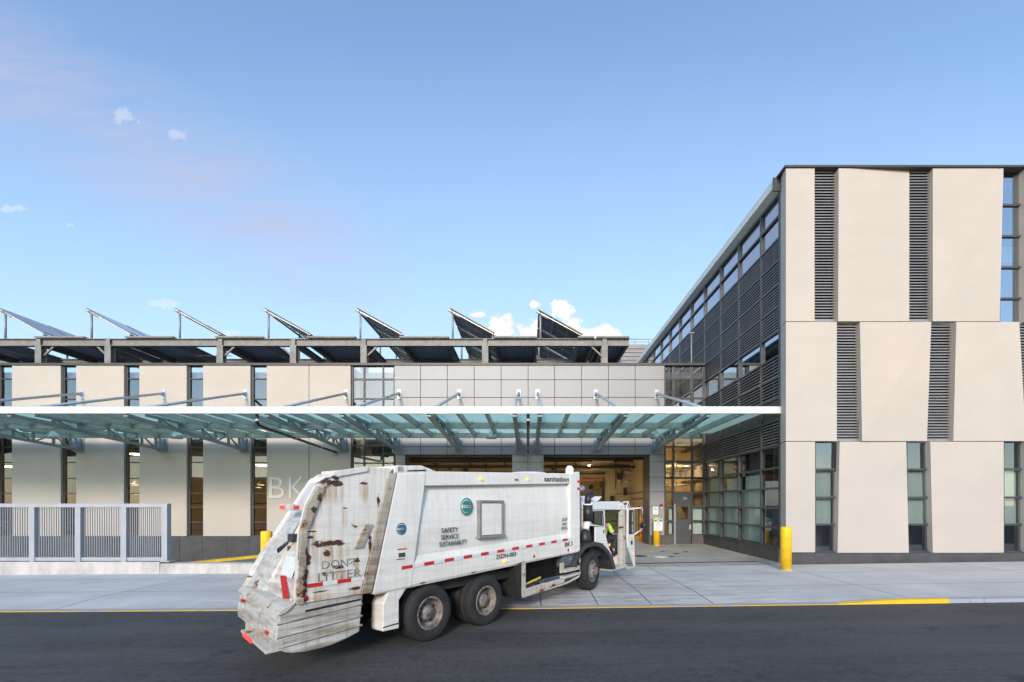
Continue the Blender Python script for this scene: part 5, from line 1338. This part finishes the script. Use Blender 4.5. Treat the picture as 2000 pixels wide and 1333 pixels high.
for sd, y in (('R', -1), ('L', 1)):
    hy = y * .10
    C_.update({'h' + sd: (.06, hy, .06, .112), 'k' + sd: (.46, hy * 1.5, .12, .088), 'a' + sd: (.37, hy * 1.4, -.26, .07)}); CE += [('p', 'h' + sd), ('h' + sd, 'k' + sd), ('k' + sd, 'a' + sd)]
    MB().box(.30, .56, hy * 1.4 - .05, hy * 1.4 + .05, -.41, -.31).build('boot', 'boot', drv, local=True, bevel=.03)
    c_ = Vector((.085, y * .262, .24)); d_ = (Vector((.085, y * .262, .23)) - Vector((-.01, y * .19, .47))).normalized()
    MB().tube([c_ - d_ * .05, c_ - d_ * .02], .07, 14).build('sleeve_band', 'reflective_band', drv, local=True)
skin_mesh('trousers', 'trousers', C_, CE, 'p', drv)
MB().lathe([(.093, -.02), (.098, .02), (.09, .07), (.06, .11), (0, .125)], (.0, 0, .70), n=20).build('hair', 'hair_dark', drv, local=True)
q = MB()
for y in (-.03, .03): q.lathe([(0, .006), (.010, .004), (.011, 0)], (.098, y, .70), (1, 0, 0), 10)
q.build('eyes', 'ink', drv, local=True)
MB().box(.095, .104, -.025, .025, .632, .640).build('mouth', 'sign_red', drv, local=True)

# ------------------------------------------------------------------ WORLD, SUN, CAMERA
SUN_EL, SUN_ROT = R(20), R(188)
w = bpy.data.worlds.new('World'); sc.world = w; w.use_nodes = True
nt = w.node_tree; bg = nt.nodes['Background']
sky = nt.nodes.new('ShaderNodeTexSky'); sky.sky_type = 'NISHITA'; sky.sun_disc = False
sky.sun_elevation = SUN_EL; sky.sun_rotation = SUN_ROT; sky.air_density = 1.0; sky.dust_density = .5; sky.ozone_density = 1.4; sky.altitude = 0
tc = nt.nodes.new('ShaderNodeTexCoord'); sp = nt.nodes.new('ShaderNodeSeparateXYZ'); nt.links.new(tc.outputs['Generated'], sp.inputs[0])
yy = mathn(nt, 'MAXIMUM', sp.outputs[1], .05)
u_ = mathn(nt, 'DIVIDE', sp.outputs[0], yy); v_ = mathn(nt, 'DIVIDE', sp.outputs[2], yy)
front = rng(nt, sp.outputs[1], .1, .3)
cb = nt.nodes.new('ShaderNodeCombineXYZ'); nt.links.new(u_, cb.inputs[0]); nt.links.new(v_, cb.inputs[1])
def blob(cx_, cy_, rx, ry, nz, k):
    a = mathn(nt, 'DIVIDE', mathn(nt, 'SUBTRACT', u_, cx_), rx); b = mathn(nt, 'DIVIDE', mathn(nt, 'SUBTRACT', v_, cy_), ry)
    d = mathn(nt, 'ADD', mathn(nt, 'MULTIPLY', a, a), mathn(nt, 'MULTIPLY', b, b))
    return mathn(nt, 'SUBTRACT', mathn(nt, 'MULTIPLY_ADD', nz, 7., -2.55), d)
nz = noise(nt, cb.outputs[0], 22, 9, .66); nz2 = noise(nt, cb.outputs[0], 42, 5, .6)
cum = None
for (px, py, rx, ry) in ((1003, 650, 92, 36), (985, 636, 44, 28), (1140, 652, 60, 22), (1098, 600, 26, 26), (1175, 650, 48, 18), (1110, 640, 40, 22), (238, 228, 24, 18), (268, 236, 16, 12), (350, 265, 22, 14), (1045, 596, 12, 8), (445, 652, 26, 8), (935, 616, 16, 6), (322, 592, 38, 12), (30, 408, 30, 9), (140, 440, 20, 6), (915, 640, 20, 14)):
    wk = .3 if px in (445, 322, 30, 140) else (.26 if py < 300 else 1.0)
    m_ = rng(nt, blob((px - VX) / F, (VY - py) / F, rx / F, ry / F, nz, 2.35), .12, .75, 0, wk)
    cum = m_ if cum is None else mathn(nt, 'MAXIMUM', cum, m_)
cum = mathn(nt, 'MULTIPLY', cum, rng(nt, nz2, .25, .5, .55, 1))
# thin pinkish veil crossing the left half
dg_ = mathn(nt, 'ADD', mathn(nt, 'MULTIPLY', u_, .55), v_)
mp = nt.nodes.new('ShaderNodeMapping'); mp.inputs['Rotation'].default_value = (0, 0, R(28)); mp.inputs['Scale'].default_value = (1.2, 6., 1); nt.links.new(cb.outputs[0], mp.inputs[0])
vn = noise(nt, mp.outputs[0], 2.4, 8, .62)
band = rng(nt, mathn(nt, 'ABSOLUTE', mathn(nt, 'SUBTRACT', dg_, .30)), .0, .20, 1, 0)
left = rng(nt, u_, -.22, -.45)
veil = mathn(nt, 'MULTIPLY', mathn(nt, 'MULTIPLY', rng(nt, vn, .30, .68), band), mathn(nt, 'MULTIPLY', left, .72))
hz = rng(nt, v_, .95, .30, 0, .5)
skc = mix(nt, 1., sky.outputs[0], (1.0, 1.06, 1.10), 'MULTIPLY')
veil = mathn(nt, 'MULTIPLY', veil, front); cum = mathn(nt, 'MULTIPLY', cum, front)
skc = mix(nt, mathn(nt, 'MULTIPLY', hz, front), skc, (1.95, 2.42, 3.0))
c1 = mix(nt, veil, skc, (2.05, 2.0, 2.6))
c2 = mix(nt, cum, c1, (3.7, 3.55, 3.5))
nt.links.new(c2, bg.inputs[0]); bg.inputs[1].default_value = .15
sl = bpy.data.lights.new('Sun', 'SUN'); sl.energy = 1.6; sl.angle = R(12); sl.color = (1., .89, .79)
so = bpy.data.objects.new('Sun', sl); col.objects.link(so)
sd_ = Vector((math.sin(SUN_ROT) * math.cos(SUN_EL), math.cos(SUN_ROT) * math.cos(SUN_EL), math.sin(SUN_EL)))
so.rotation_euler = sd_.to_track_quat('Z', 'Y').to_euler()
cam = bpy.data.cameras.new('Camera'); co = bpy.data.objects.new('Camera', cam); col.objects.link(co)
co.location = (0, 0, H); co.rotation_euler = (math.pi / 2, 0, 0)
cam.sensor_width = 36; cam.lens = F / 2000 * 36; cam.shift_x = -31.5 / 2000; cam.shift_y = .16; cam.clip_end = 6000; cam.clip_start = .1
sc.camera = co
sc.view_settings.view_transform = 'Standard'; sc.view_settings.look = 'None'; sc.view_settings.gamma = 1; sc.view_settings.exposure = .95
sc.cycles.max_bounces = 10; sc.cycles.transparent_max_bounces = 16; sc.cycles.use_denoising = True
